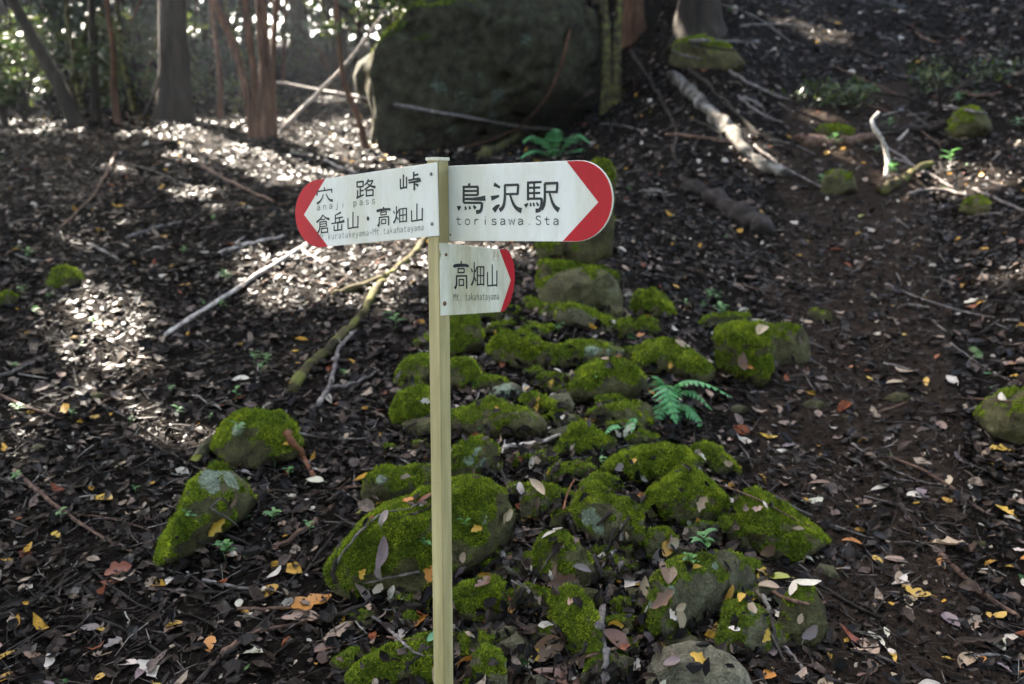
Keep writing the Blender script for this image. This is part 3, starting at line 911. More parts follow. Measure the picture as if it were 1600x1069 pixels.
rock('little mossy stone beside an orange leaf on the stack', [(990, 506), (1005, 493), (1028, 500), (1030, 519), (1015, 526), (995, 517)], 0.35)
rock('small olive stone at the foot of the rounded mossy stone', [(958, 520), (965, 500), (985, 496), (992, 510), (988, 528), (970, 532)], 0.3)
rock('broad mossy slab above the large fern', [(984, 562), (1010, 534), (1045, 529), (1080, 547), (1110, 569), (1119, 586), (1100, 596), (1040, 594), (1005, 585)], 0.3)
rock('bright green mossy rock with deep shadow beneath it, beside the path', [(1114, 532), (1122, 509), (1160, 504), (1205, 507), (1214, 525), (1208, 560), (1202, 592), (1186, 608), (1150, 602), (1124, 577)], 0.45, thick=0.9, sub=5, tufts=1.6)
rock('dark bare block joined to the bright green rock', [(1198, 512), (1225, 505), (1252, 511), (1265, 535), (1264, 566), (1235, 577), (1203, 574)], -0.3, depth=None)
rock('low flat mossy stone behind the bright green rock', [(1092, 509), (1105, 494), (1140, 489), (1173, 489), (1174, 499), (1130, 510), (1100, 516)], 0.15)
rock('small dark stone on the path behind the joined block', [(1257, 491), (1275, 481), (1300, 492), (1297, 504), (1270, 507)], -0.4)
rock('upright mossy stone right of the post under the small board', [(690, 520), (703, 490), (745, 490), (752, 515), (756, 537), (746, 554), (725, 563), (698, 560)], 0.2)
rock('thin mossy slab just under the small board', [(746, 492), (790, 476), (814, 481), (810, 493), (765, 505)], 0.2)
rock('sloping mossy slab below the small board', [(755, 521), (770, 504), (820, 496), (814, 513), (790, 524), (765, 530)], 0.1)
rock('thick stone with bright yellow-green mossy cap', [(756, 550), (768, 531), (790, 517), (815, 518), (840, 529), (854, 545), (848, 570), (840, 583), (800, 580), (770, 567)], 0.12, thick=0.9, tufts=1.4)
rock('wide dark slab with pale lichen on its top', [(848, 548), (900, 532), (945, 535), (986, 549), (987, 561), (930, 566), (900, 574), (850, 578)], -0.05, lichen=((925, 548, 13), (968, 552, 15)))
rock('blocky mossy stone with twigs on it left of the large fern', [(892, 622), (898, 590), (915, 570), (945, 561), (965, 557), (990, 569), (1007, 590), (1004, 612), (985, 631), (940, 636), (905, 637)], 0.2, thick=0.9)
rock('flat dark-sided slab under the blocky mossy stone', [(913, 647), (940, 635), (1010, 627), (1019, 640), (1022, 668), (990, 676), (940, 669)], -0.1)
rock('low olive stone below the dark-sided slab', [(976, 688), (1000, 671), (1027, 680), (1034, 697), (990, 704)], 0.05)
rock('bright yellow-green pyramid-shaped mossy stone', [(857, 720), (875, 690), (894, 661), (912, 657), (935, 674), (964, 692), (956, 703), (905, 716)], 0.3, tufts=1.4)
rock('slanting mossy stone behind the broad bare-fronted slab', [(811, 627), (825, 611), (850, 617), (872, 631), (880, 646), (868, 657), (845, 652), (820, 642)], 0.25)
rock('shadowed stone between the cap stone and the blocky stone', [(826, 607), (845, 584), (870, 580), (890, 589), (887, 609), (850, 614)], 0.0)
rock('smooth pale grey stone wedged among mossy ones', [(760, 627), (770, 604), (800, 598), (813, 604), (817, 623), (790, 632)], -0.9, pale=0.55, lichen=((783, 612, 26),))
rock('mossy stone behind the post, right side, mid height', [(694, 607), (698, 567), (715, 559), (738, 561), (752, 585), (754, 602), (730, 614)], 0.15)
rock('round fluffy mossy stone left of the post', [(612, 641), (622, 614), (645, 606), (675, 604), (692, 620), (692, 652), (665, 667), (630, 670), (614, 657)], 0.5, tufts=1.4)
rock('leaf-strewn mossy stone behind the round fluffy one', [(613, 602), (625, 569), (650, 554), (678, 554), (690, 580), (685, 602), (645, 608)], 0.15)
rock('broad slab with mossy rim and bare olive front, right of the post', [(686, 657), (705, 640), (745, 633), (795, 632), (835, 644), (852, 660), (850, 677), (815, 688), (760, 686), (715, 683), (692, 675)], 0.0, thick=0.7, sub=5)
rock('mossy stone with pale lichen blotches, right of the post', [(686, 742), (698, 705), (725, 686), (755, 682), (777, 695), (780, 720), (767, 742), (740, 752), (708, 758)], 0.1, lichen=((730, 722, 12), (748, 702, 9), (755, 728, 10)))
rock('dark mossy stone left of the post above the big boulder', [(563, 772), (572, 744), (600, 726), (640, 729), (672, 727), (684, 740), (668, 772), (620, 788), (585, 793)], 0.0, lichen=((596, 748, 9),))
rock('big rounded boulder covered in moss behind the post', [(514, 892), (525, 858), (560, 813), (600, 792), (660, 766), (705, 753), (745, 750), (787, 769), (807, 800), (805, 837), (787, 874), (757, 894), (706, 914), (692, 934), (650, 960), (610, 935), (560, 930), (523, 913)], 0.22, sub=5, thick=0.7, seed=21.2, tufts=1.3, lichen=((760, 812, 9),))
rock('mossy stone tucked under the big boulder right of the post', [(686, 932), (730, 911), (770, 903), (787, 914), (791, 950), (787, 973), (750, 979), (704, 969)], 0.3, tufts=1.3)
rock('low mossy stone left of the post beneath a bent twig', [(536, 1058), (560, 1034), (610, 1008), (660, 993), (704, 998), (706, 1062), (640, 1080), (560, 1080)], 0.3, sub=5)
rock('small dull mossy stone right of the post foot', [(698, 1012), (715, 991), (745, 986), (782, 999), (788, 1022), (760, 1044), (715, 1040)], 0.05)
rock('grey two-faced stone standing on edge by the post foot', [(720, 1085), (735, 1035), (755, 1009), (775, 1012), (789, 1030), (793, 1085)], -0.15, pale=0.35)
rock('angular stone with a large pale lichen patch', [(891, 802), (905, 769), (920, 752), (940, 759), (960, 779), (990, 781), (1004, 805), (1007, 827), (997, 852), (986, 873), (955, 876), (924, 853), (903, 827)], -0.02, lichen=((922, 808, 19), (936, 822, 15)), thick=0.9, sub=5, pale=0.15)
rock('fluffy green mossy stone below the large fern', [(940, 737), (960, 714), (1000, 699), (1040, 692), (1072, 699), (1088, 720), (1083, 747), (1040, 768), (1000, 768), (958, 752)], 0.5, sub=5, tufts=1.5)
rock('domed fluffy mossy stone overhanging a dark gap', [(1003, 792), (1018, 765), (1050, 739), (1080, 727), (1112, 750), (1136, 775), (1132, 802), (1106, 823), (1070, 842), (1028, 818)], 0.45, sub=5, tufts=1.5, thick=0.9)
rock('small mossy stone left of the fluffy green one', [(853, 752), (865, 724), (895, 721), (927, 727), (930, 747), (900, 760), (870, 761)], 0.1)
rock('little grey stone with a mossy front lip', [(812, 792), (823, 764), (850, 754), (877, 764), (876, 797), (850, 818), (817, 813)], -0.1, pale=0.2)
rock('low mossy stone crossed by a thin twig', [(833, 862), (845, 837), (880, 830), (907, 849), (927, 880), (932, 907), (895, 928), (848, 918), (826, 892)], 0.15)
rock('little round mossy stone in the dark gap', [(1004, 852), (1015, 827), (1040, 824), (1057, 840), (1057, 872), (1035, 885), (1010, 875)], 0.1)
rock('olive stone under a white leaf beside the path', [(1078, 702), (1100, 691), (1125, 699), (1146, 719), (1158, 741), (1130, 748), (1098, 738)], 0.2)
rock('rounded mossy stone left of the long triangular rock', [(1116, 842), (1125, 814), (1150, 805), (1190, 804), (1207, 820), (1205, 852), (1186, 871), (1150, 868)], 0.25)
rock('long triangular mossy rock crossed by a thin stick at the path edge', [(1150, 790), (1165, 768), (1180, 764), (1230, 794), (1275, 819), (1300, 842), (1270, 864), (1230, 883), (1205, 908), (1180, 898), (1170, 850)], 0.3, sub=5, tufts=1.3)
rock('long smooth stone with thin moss and grey lower edge', [(1003, 988), (1013, 950), (1024, 909), (1050, 879), (1090, 867), (1130, 856), (1160, 864), (1180, 890), (1177, 912), (1150, 943), (1110, 968), (1070, 998), (1028, 1015)], 0.02, pale=0.35, lichen=((1116, 884, 9), (1048, 922, 10), (1025, 945, 12), (1060, 970, 10)), sub=5, tufts=0.5)
rock('grey pointed stone with a mossy ridge in front of the long smooth one', [(1116, 1018), (1127, 975), (1134, 944), (1165, 941), (1196, 949), (1207, 980), (1205, 1021), (1160, 1029), (1128, 1034)], -0.02, pale=0.35, lichen=((1178, 956, 10),), tufts=0.6)
rock('dark knobbly stone standing beside a grey stick', [(1216, 987), (1224, 940), (1240, 911), (1265, 914), (1287, 945), (1294, 987), (1282, 1015), (1245, 1024), (1223, 1008)], -0.28, sub=5)
rock('large bare grey stone with a yellow leaf on it', [(1012, 1047), (1033, 1019), (1080, 1008), (1130, 1016), (1162, 1039), (1177, 1070), (1172, 1100), (1012, 1100)], -0.9, pale=0.8, sub=5)
rock('small bare brown stone on the path edge', [(1270, 907), (1280, 881), (1300, 884), (1312, 900), (1302, 915)], -0.9, pale=0.15)
rock('tall mossy stone standing upright in dead leaves', [(847, 962), (859, 929), (885, 916), (906, 919), (927, 950), (937, 990), (942, 1022), (931, 1048), (903, 1038), (877, 1008), (857, 987)], 0.3, sub=5, tufts=0.9)
rock('little mossy stone right of a bark stick', [(950, 962), (960, 934), (980, 931), (994, 945), (987, 967), (965, 973)], 0.0)
rock('half-buried grey stone in front of the upright mossy stone', [(815, 1080), (822, 1058), (845, 1054), (858, 1066), (860, 1085)], -0.9, pale=0.5)
# left side
rock('domed mossy rock with dark bare front, left of the post', [(328, 693), (345, 665), (375, 644), (400, 639), (440, 647), (464, 668), (467, 702), (452, 724), (400, 733), (348, 722)], 0.0, sub=5, thick=0.9, lichen=((372, 671, 12),), tufts=1.3)
rock('mossy rock with pale top sloping down to the left', [(243, 873), (258, 830), (284, 790), (300, 754), (325, 737), (365, 737), (387, 760), (400, 790), (392, 818), (350, 840), (300, 865), (260, 884)], 0.22, sub=5, thick=0.8, lichen=((330, 748, 26), (362, 752, 18)), tufts=1.2)
rock('small mossy hump behind the pale-topped rock', [(316, 740), (335, 722), (360, 727), (368, 741), (335, 748)], 0.3)
rock('grey stone leaning against the domed mossy rock', [(297, 718), (312, 695), (325, 684), (336, 690), (330, 712), (312, 725)], -0.7, pale=0.35)
rock('small mossy stone alone on the left slope', [(74, 443), (85, 422), (102, 415), (122, 424), (131, 438), (115, 450), (90, 452)], 0.4)
rock('mossy stone at the left edge of the slope', [(-25, 480), (-10, 460), (10, 455), (26, 462), (24, 476), (0, 484)], 0.3)
# right side
rock('dark mossy rock bulging from the bank right of the path', [(1528, 660), (1545, 630), (1580, 610), (1640, 600), (1680, 640), (1660, 700), (1590, 706), (1545, 690)], -0.25, sub=5)
rock('flat dark stone set in the path', [(1382, 625), (1398, 612), (1420, 616), (1424, 627), (1405, 636), (1386, 634)], -0.9)
rock('dark oval stone in the path near the fern', [(1252, 634), (1266, 624), (1288, 627), (1292, 637), (1276, 646), (1257, 643)], -0.9)
rock('mossy block below the cut log on the right slope', [(1282, 300), (1290, 275), (1312, 262), (1332, 275), (1338, 298), (1318, 312), (1292, 310)], -0.3)
rock('mossy stone perched behind the brown log', [(1272, 210), (1284, 197), (1310, 196), (1332, 203), (1332, 214), (1300, 218)], 0.2)
rock('green mossy hummock by the bank on the right slope', [(1480, 205), (1490, 175), (1515, 165), (1540, 180), (1548, 205), (1520, 222), (1492, 220)], 0.0)
rock('mossy hump beside the sunlit patch on the right slope', [(1500, 332), (1510, 312), (1530, 306), (1545, 318), (1545, 334), (1520, 342)], -0.05)
rock('mossy rock shelf under the sunlit leaf strip upslope', [(1040, 100), (1055, 65), (1095, 58), (1140, 75), (1162, 100), (1150, 118), (1090, 112)], -0.15)
for k, (sx, sy, sr) in enumerate([(1155, 640, 10), (1325, 655, 8), (1440, 690, 7), (1240, 700, 8), (1390, 760, 9), (1490, 780, 7), (1530, 850, 8), (1180, 1045, 10), (1350, 950, 9), (700, 790, 6), (460, 890, 9), (150, 620, 9), (60, 700, 8), (190, 900, 9)]):
    pl = [(sx + sr * 1.4 * math.cos(t) * (1 + 0.15 * math.sin(3 * t + k)), sy + sr * 0.8 * math.sin(t)) for t in [2 * math.pi * i / 8 for i in range(8)]]
    rock('small bare pebble half sunk in the soil', pl, -0.9, name='pebble', pale=random.uniform(0, 0.5), sub=3, group='pebbles in the soil', cat='pebble')

# small stones that fill the gaps of the pile
def in_pile(x, y):
    ys_ = [480, 540, 600, 700, 800, 950, 1060]
    return np.interp(y, ys_, [700, 650, 612, 590, 560, 560, 560]) < x < np.interp(y, ys_, [990, 1010, 1030, 1080, 1190, 1210, 1200])
taken = []
for o in ROCKS:
    bb = [to_px(v.co + o.location) for v in list(o.data.vertices)[::23]]
    taken.append((min(q[0] for q in bb), min(q[1] for q in bb), max(q[0] for q in bb), max(q[1] for q in bb)))
rs = random.Random(77)
made = 0
for _ in range(4000):
    x, y = rs.uniform(560, 1200), rs.uniform(480, 1050)
    if made >= 92 or not in_pile(x, y): continue
    if any(a + (c - a) * .18 < x < c - (c - a) * .18 and b + (d_ - b) * .2 < y < d_ - (d_ - b) * .12 for a, b, c, d_ in taken): continue
    r_ = rs.uniform(11, 30) * (0.8 + (y - 480) / 1200)
    k_ = rs.uniform(0, 6)
    pl = [(x + r_ * rs.uniform(1.0, 1.5) * math.cos(t), y + r_ * rs.uniform(.55, .9) * math.sin(t)) for t in [2 * math.pi * (i + rs.uniform(-.25, .25)) / 7 for i in range(7)]]
    taken.append((x - r_, y - r_ * .7, x + r_, y + r_ * .7))
    mo_, (lb_, gp_) = rs.choice(((-0.9, ('small bare stone filling a gap in the mossy stone pile', 'bare stones in the gaps of the pile')), (-0.2, ('small half-mossy stone filling a gap in the stone pile', 'half-mossy stones in the gaps of the pile')), (0.12, ('small moss-covered stone filling a gap in the stone pile', 'mossy stones in the gaps of the pile'))))
    rock(lb_, pl, mo_, sub=4, tufts=.8, pale=rs.choice((0, 0, .2, .4)), group=gp_)
    made += 1

# ------------------------------------------------------------------ surface lookup for things that lie on it
vv, ff, off = [], [], 0
for V_, F_ in zip(SURF_V, SURF_F):
    if isinstance(F_, tuple):
        F_ = F_[1]
    vv.append(V_); ff += (F_ + off).tolist(); off += len(V_)
BVH = BVHTree.FromPolygons([tuple(p) for p in np.concatenate(vv)], ff)

def surf(px, py, near=1.2):
    r = ray(px, py)
    rn = r.normalized()
    hit, n, i, d = BVH.ray_cast(CAM + rn * near, rn)
    if hit is None:
        return at(px, py, 30), Vector((0, 0, 1))
    if n.dot(rn) > 0: n = -n
    return hit, n

def drop(x, y):
    hit, n, i, d = BVH.ray_cast(Vector((x, y, 30)), Vector((0, 0, -1)))
    if hit is None:
        return Vector((x, y, float(H(x, y)))), Vector((0, 0, 1))
    if n.z < 0: n = -n
    return hit, n

# ------------------------------------------------------------------ tubes: sticks, logs, trunks
def catmull(P, m=5):
    Q = []
    for i in range(len(P) - 1):
        p0 = P[max(i - 1, 0)]; p1 = P[i]; p2 = P[i + 1]; p3 = P[min(i + 2, len(P) - 1)]
        for k in range(m):
            t = k / m
            Q.append(0.5 * ((2 * p1) + (p2 - p0) * t + (2 * p0 - 5 * p1 + 4 * p2 - p3) * t * t + (3 * p1 - p0 - 3 * p2 + p3) * t ** 3))
    Q.append(P[-1])
    return Q

def tube_data(P, R, seg=8, wob=0.12, seed=0.0, jag=0.0):
    """P points, R radii -> verts, faces (triangles and quads in one list)"""
    V, F_ = [], []
    n = len(P)
    up = Vector((0.31, 0.17, 0.93))
    prev = None
    for i in range(n):
        d = (P[min(i + 1, n - 1)] - P[max(i - 1, 0)]).normalized()
        if prev is None:
            a = d.cross(up if abs(d.dot(up)) < 0.9 else Vector((1, 0, 0))).normalized()
        else:
            a = (prev - d * prev.dot(d)).normalized()
        prev = a
        b = d.cross(a)
        for k in range(seg):
            t = 2 * math.pi * k / seg
            u = a * math.cos(t) + b * math.sin(t)
            q = P[i] + u * R[i]
            s_ = 1 + wob * noise.noise(Vector((q.x * 0.35 / max(R[i], .01) * 0.5 + seed, q.y * 0.35 / max(R[i], .01) * 0.5, q.z * 0.2 / max(R[i], .01))))  \
                + wob * 0.6 * math.sin(3 * t + i * 0.7 + seed)
            V.append(P[i] + u * R[i] * s_)
    for i in range(n - 1):
        for k in range(seg):
            a_, b_ = i * seg + k, i * seg + (k + 1) % seg
            F_.append((a_, b_, b_ + seg, a_ + seg))
    F_.append(tuple(range(seg))[::-1]); F_.append(tuple(range((n - 1) * seg, n * seg)))
    return V, F_

def branch(label, pix, r, mat, name='fallen_branch', sides=(), r_end=None, lift=0.5, depths=None, cat='branch', group=None, seg=7, kinks=0.25, sub=5, wob=0.14):
    """pix: pixels laid on the surface, or with depths given in the air"""
    def pts(pp, dd=None):
        out = []
        for j, (x, y) in enumerate(pp):
            if dd is not None and dd[j] is not None:
                q_, _n = surf(x, y)
                out.append(at(x, y, min(dd[j], max((q_ - CAM).dot(FWD) - r * 1.5 - 0.03, dd[j] - 3.0))))
            else:
                h, n = surf(x, y)
                out.append(h + Vector((0, 0, r * lift)))
        return out
    P = catmull(pts(pix, depths), sub)
    rs = random.Random(hash(label) % 1000 if False else sum(map(ord, label)))
    P = [p + Vector((rs.gauss(0, 1), rs.gauss(0, 1), rs.gauss(0, 1))) * r * kinks for p in P]
    n = len(P)
    re = r_end if r_end is not None else r * 0.6
    k0 = rs.random() * 50
    R = [(r + (re - r) * i / (n - 1)) * (1 + 0.32 * noise.noise(Vector((i * .55 + k0, 0, 0))) + (0.3 if rs.random() < .08 else 0)) for i in range(n)]
    V, F_ = tube_data(P, R, seg, wob, rs.random() * 9)
    base = P[0].copy()
    me = py_mesh(name, [v - base for v in V], F_, True)
    o = link(name, me, mat=M[mat])
    o.location = base
    tag(o, label, cat, group)
    for (pp, rr) in sides:
        Q = catmull(pts(pp), 4)
        Q = [p + Vector((rs.gauss(0, 1), rs.gauss(0, 1), rs.gauss(0, 1))) * rr * kinks for p in Q]
        V, F_ = tube_data(Q, [rr + (rr * 0.4 - rr) * i / (len(Q) - 1) for i in range(len(Q))], 6, 0.1, 3)
        s_ = link('side_twig', py_mesh('side_twig', [v - base for v in V], F_, True), o, M[mat])
    return o

branch('thick mossy fallen branch with a broken end on the left slope', [(455, 614), (480, 580), (520, 545), (553, 508), (573, 480), (598, 443)], 0.028, 'bark_mossy', r_end=0.022)
branch('long fallen branch with sunlit mossy top below the left board', [(520, 462), (560, 452), (600, 436), (630, 415), (655, 390), (672, 362)], 0.024, 'bark_mossy', r_end=0.022)
branch('forked bare grey twig below the mossy branch', [(498, 642), (516, 612), (524, 570), (535, 545), (556, 524)], 0.013, 'wood_grey', sides=(([(516, 614), (545, 610), (570, 600), (592, 586)], 0.010), ([(535, 547), (528, 535), (524, 524)], 0.006)), lift=2.0)
branch('long straight dead stick slanting up to the left board', [(258, 528), (330, 482), (390, 442), (440, 411), (490, 379)], 0.012, 'wood_pale', r_end=0.014, lift=1.5, kinks=0.1)
branch('short pale stick in the sunny leaves under the left board', [(466, 390), (484, 402), (508, 416)], 0.014, 'wood_pale')
branch('bleached forked stick on the left slope', [(342, 398), (380, 386), (410, 378), (442, 371)], 0.016, 'wood_pale', sides=(([(365, 390), (372, 378), (382, 372)], 0.009),))
branch('slender curved stick lying over the big mossy boulder', [(520, 892), (540, 862), (565, 832), (598, 806), (640, 797), (676, 776)], 0.005, 'wood_grey', lift=1.2)
branch('bent grey twig on the low mossy stone by the post', [(583, 966), (605, 985), (630, 1008), (650, 1024), (678, 1030)], 0.0048, 'wood_grey', sides=(([(638, 1014), (628, 1018), (618, 1019)], 0.003),), lift=1.5)
branch('rusty orange rotten stick leaning on the domed mossy rock', [(447, 678), (462, 700), (474, 718), (490, 748)], 0.016, 'wood_rust', r_end=0.010)
branch('smooth pale stick lying left of the pyramid-shaped stone', [(786, 701), (815, 697), (845, 692), (876, 681)], 0.010, 'wood_pale')
branch('short upright pale twig beside the lichen-blotched stone', [(778, 732), (784, 714), (789, 692)], 0.006, 'wood_pale', lift=2)
branch('wet black stick between the big boulder and little grey stone', [(784, 736), (796, 768), (806, 795), (813, 820)], 0.007, 'wood_dark')
branch('thin forked twig in front of the upright mossy stone', [(797, 912), (826, 931), (850, 958), (872, 990), (888, 1025), (902, 1058)], 0.0042, 'wood_grey', sides=(([(826, 931), (838, 910), (848, 892), (864, 868)], 0.003),), lift=3)
branch('peeling white-barked stick right of the big boulder', [(784, 868), (792, 888), (800, 905), (806, 930)], 0.011, 'log_pale')
branch('split grey bark stick standing in the leaves', [(934, 985), (944, 950), (955, 915), (973, 880)], 0.013, 'wood_grey', sides=(([(962, 900), (966, 885), (968, 870)], 0.006),))
branch('thick bark-covered root left of the little mossy stone', [(938, 965), (942, 1000), (946, 1030), (947, 1068)], 0.013, 'wood_grey')
branch('dark dead root between the lichen stone and the low stone', [(872, 795), (890, 822), (908, 848), (928, 880), (940, 905)], 0.012, 'wood_dark')
branch('broken barky stick along the lichen stone', [(886, 812), (902, 832), (918, 852), (930, 876)], 0.010, 'wood_grey')
branch('reddish curved twig rising beside the lichen stone', [(880, 802), (888, 772), (900, 750), (912, 733)], 0.0035, 'wood_rust', lift=3)
branch('knotty grey branch left of the fluffy green stone', [(892, 718), (915, 716), (940, 708), (962, 702), (990, 696)], 0.0065, 'wood_grey', sides=(([(940, 709), (930, 704), (926, 698)], 0.004),))
branch('thin dark stick under the pyramid-shaped stone', [(812, 737), (840, 730), (868, 722), (890, 716)], 0.006, 'wood_dark')
branch('slim brown stick crossing the long triangular rock', [(1124, 760), (1160, 772), (1200, 791), (1240, 812), (1272, 829)], 0.0038, 'wood_brown', lift=1.3, kinks=0.1)
branch('mottled grey stick beside the dark knobbly stone', [(1192, 932), (1203, 965), (1210, 995), (1218, 1022)], 0.009, 'log_pale', sides=(([(1203, 960), (1206, 990), (1225, 1040)], 0.007),))
branch('grey stick slanting down in front of the knobbly stone', [(1224, 1012), (1244, 1036), (1260, 1056), (1278, 1080)], 0.008, 'wood_grey')
branch('straight brown stick lying across the path', [(1468, 868), (1500, 900), (1540, 932), (1592, 968)], 0.0125, 'wood_brown', kinks=0.12)
branch('short dark rotten stick with a pale leaf on the path', [(1408, 792), (1424, 818), (1440, 834), (1456, 842)], 0.012, 'wood_dark')
branch('small broken stick beside a flat dark stone in the path', [(1372, 645), (1395, 638), (1418, 630)], 0.008, 'wood_brown')
branch('pale lichened fallen log on the slope behind the right board', [(1048, 118), (1080, 150), (1110, 180), (1140, 212), (1170, 245), (1205, 268), (1232, 276)], 0.065, 'log_pale', name='fallen_log', cat='log', r_end=0.05, lift=0.3, seg=12, wob=0.3)
branch('long thin root running down beside the pale log', [(1035, 92), (1075, 110), (1110, 138), (1150, 180), (1190, 220)], 0.028, 'bark_dark', name='root', cat='root')
branch('blackened rotten log below the pale log', [(1068, 288), (1100, 306), (1140, 332), (1168, 348), (1195, 366)], 0.075, 'wood_dark', name='fallen_log', cat='log', r_end=0.085, lift=0.2, seg=10, wob=0.3)
branch('short brown log with an open end on the right slope', [(1246, 222), (1285, 226), (1330, 224), (1370, 216)], 0.06, 'wood_brown', name='fallen_log', cat='log', lift=0.4, seg=10)
branch('dark log behind the curved white branch', [(1360, 205), (1400, 206), (1440, 204), (1480, 198)], 0.05, 'wood_dark', name='fallen_log', cat='log', lift=0.4)
_, dcw = ground_hit(1384, 278)
branch('curved white barkless branch sticking up on the right slope', [(1384, 278), (1387, 250), (1380, 222), (1366, 200), (1363, 188), (1373, 176)], 0.022, 'wood_pale', depths=[dcw, dcw, dcw, dcw, dcw + .05, dcw + .1], r_end=0.013, kinks=0.05)
branch('yellowish log end beside the curved white branch', [(1376, 304), (1405, 286), (1430, 272), (1455, 258)], 0.045, 'bark_mossy', name='fallen_log', cat='log', lift=0.4, seg=10)
branch('short bright white stick on the right slope', [(1402, 224), (1411, 215), (1419, 206)], 0.012, 'wood_pale', lift=2)
branch('dark root below the fern clump by the great boulder', [(985, 80), (1005, 110), (1028, 150), (1050, 190)], 0.03, 'bark_dark', name='root', cat='root')
branch('wavy root left of the pale log', [(1050, 190), (1058, 215), (1052, 240), (1065, 262)], 0.02, 'bark_dark', name='root', cat='root')
branch('thin dead stick high on the left slope', [(180, 245), (160, 290), (140, 320), (92, 365)], 0.012, 'wood_brown', lift=3)
branch('dark stick at the edge of the sunny patch on the left', [(282, 232), (310, 248), (340, 262)], 0.02, 'wood_dark')
branch('pale stick lying in the sunny leaves by the great boulder', [(508, 252), (530, 262), (560, 272)], 0.018, 'wood_pale')
branch('gnarled root in the soil right of the bright green rock', [(1205, 598), (1235, 606), (1262, 610), (1290, 612)], 0.010, 'wood_dark', name='root', cat='root')
branch('half-buried brown stick on the lower left ground', [(340, 1030), (380, 1000), (420, 985), (480, 975)], 0.010, 'wood_brown')
branch('dark stick lying in the lower left leaf litter', [(300, 1080), (345, 1030), (385, 1000), (420, 965), (440, 950)], 0.008, 'wood_dark')
branch('dry root curling beside the big mossy boulder', [(430, 860), (470, 835), (510, 800), (545, 765)], 0.010, 'wood_brown', name='root', cat='root')
branch('tangled thin root left of the big mossy boulder', [(470, 905), (495, 870), (520, 838), (540, 800)], 0.006, 'wood_dark', name='root', cat='root')

rs = random.Random(31)
for i in range(34):
    x, y = rs.uniform(560, 1010), rs.uniform(690, 1060)
    if rs.random() < .35: x, y = rs.uniform(430, 680), rs.uniform(640, 1000)
    a_ = rs.uniform(0, math.pi); l_ = rs.uniform(25, 60)
    pp = [(x + math.cos(a_) * l_ * t + rs.uniform(-4, 4), y + math.sin(a_) * l_ * t + rs.uniform(-4, 4)) for t in (-1, -.3, .4, 1)]
    dd = [(surf(*q)[0] - CAM).dot(FWD) for q in pp]
    if max(dd) - min(dd) > 0.35: continue
    branch('dark broken stick caught between the mossy stones', pp, rs.uniform(.003, .009), rs.choice(('wood_dark', 'wood_grey', 'wood_brown', 'wood_dark')), group='sticks between the stones')

LOOSE = [('thin dead stick lying loose on the left slope', 'sticks on the left slope', 46, (0, 640), (250, 1040)), ('dead stick in the tangle on the right slope', 'sticks on the right slope', 34, (980, 1600), (20, 380)), ('small stick lying on the dirt path', 'sticks on the path', 16, (1150, 1600), (400, 1050))]
for (lb, gp, cnt, (xa, xb), (ya, yb)) in LOOSE:
    for i in range(cnt):
        x, y = rs.uniform(xa, xb), rs.uniform(ya, yb)
        _, dg = ground_hit(x, y)
        l_ = rs.uniform(.10, .42) * FPX / dg * (.55 if y > 500 else 1.0)
        a_ = rs.uniform(-1, 1) * 1.1
        if xb > 1500: a_ = abs(a_) * .8
        bend = rs.uniform(-.2, .2)
        pp = [(x + l_ * t, y + math.sin(a_) * l_ * t * .8 + bend * l_ * (1 - t * t)) for t in (-1, -.4, .3, 1)]
        dd = [(surf(*q)[0] - CAM).dot(FWD) for q in pp]
        if max(dd) - min(dd) > 0.22 * dg: continue
        side = ()
        if rs.random() < .4:
            q = pp[2]; side = (([q, (q[0] + l_ * .3, q[1] - l_ * .25)], .003),)
        branch(lb, pp, rs.uniform(.003, .009) * max(1, dg / 4.5), rs.choice(('wood_dark', 'wood_grey', 'wood_brown', 'wood_grey', 'wood_dark')), group=gp, lift=1.2, sides=side)

# poles leaning about the great boulder
_, d1 = ground_hit(441, 202)
branch('pale sunlit pole leaning against the great boulder', [(441, 202), (490, 152), (545, 95), (590, 35), (625, -20)], 0.026, 'wood_pale', name='leaning_pole', depths=[d1, d1 + .1, d1 + .1, d1 + .1, d1 + .2], r_end=0.02, kinks=0.1, cat='pole')
_, d2 = ground_hit(875, 203)
branch('thin dead pole resting across the front of the great boulder', [(420, 128), (500, 141), (570, 153), (625, 165), (720, 182), (800, 196), (872, 204)], 0.024, 'wood_grey', name='leaning_pole', depths=[d2 + 1.0, d2 + .7, d2 + .4, d2 + .15, d2 - .1, d2 - .1, d2], r_end=0.018, kinks=0.1, cat='pole')
branch('slim curved stem leaning on the face of the great boulder', [(905, -40), (890, 50), (870, 120), (845, 165), (800, 205), (715, 236)], 0.024, 'bark_red', name='leaning_pole', depths=[d2 + .4, d2 + .1, d2 - .15, d2 - .25, d2 - .3, None], r_end=0.014, kinks=0.1, cat='pole')
branch('mossy blue-green log at the foot of the great boulder', [(752, 250), (785, 232), (815, 215), (850, 205)], 0.06, 'bark_mossy', name='fallen_log', cat='log')
branch('dead stick lying right of the great boulder foot', [(845, 200), (880, 180), (915, 155), (938, 140)], 0.025, 'wood_brown', lift=1.5)

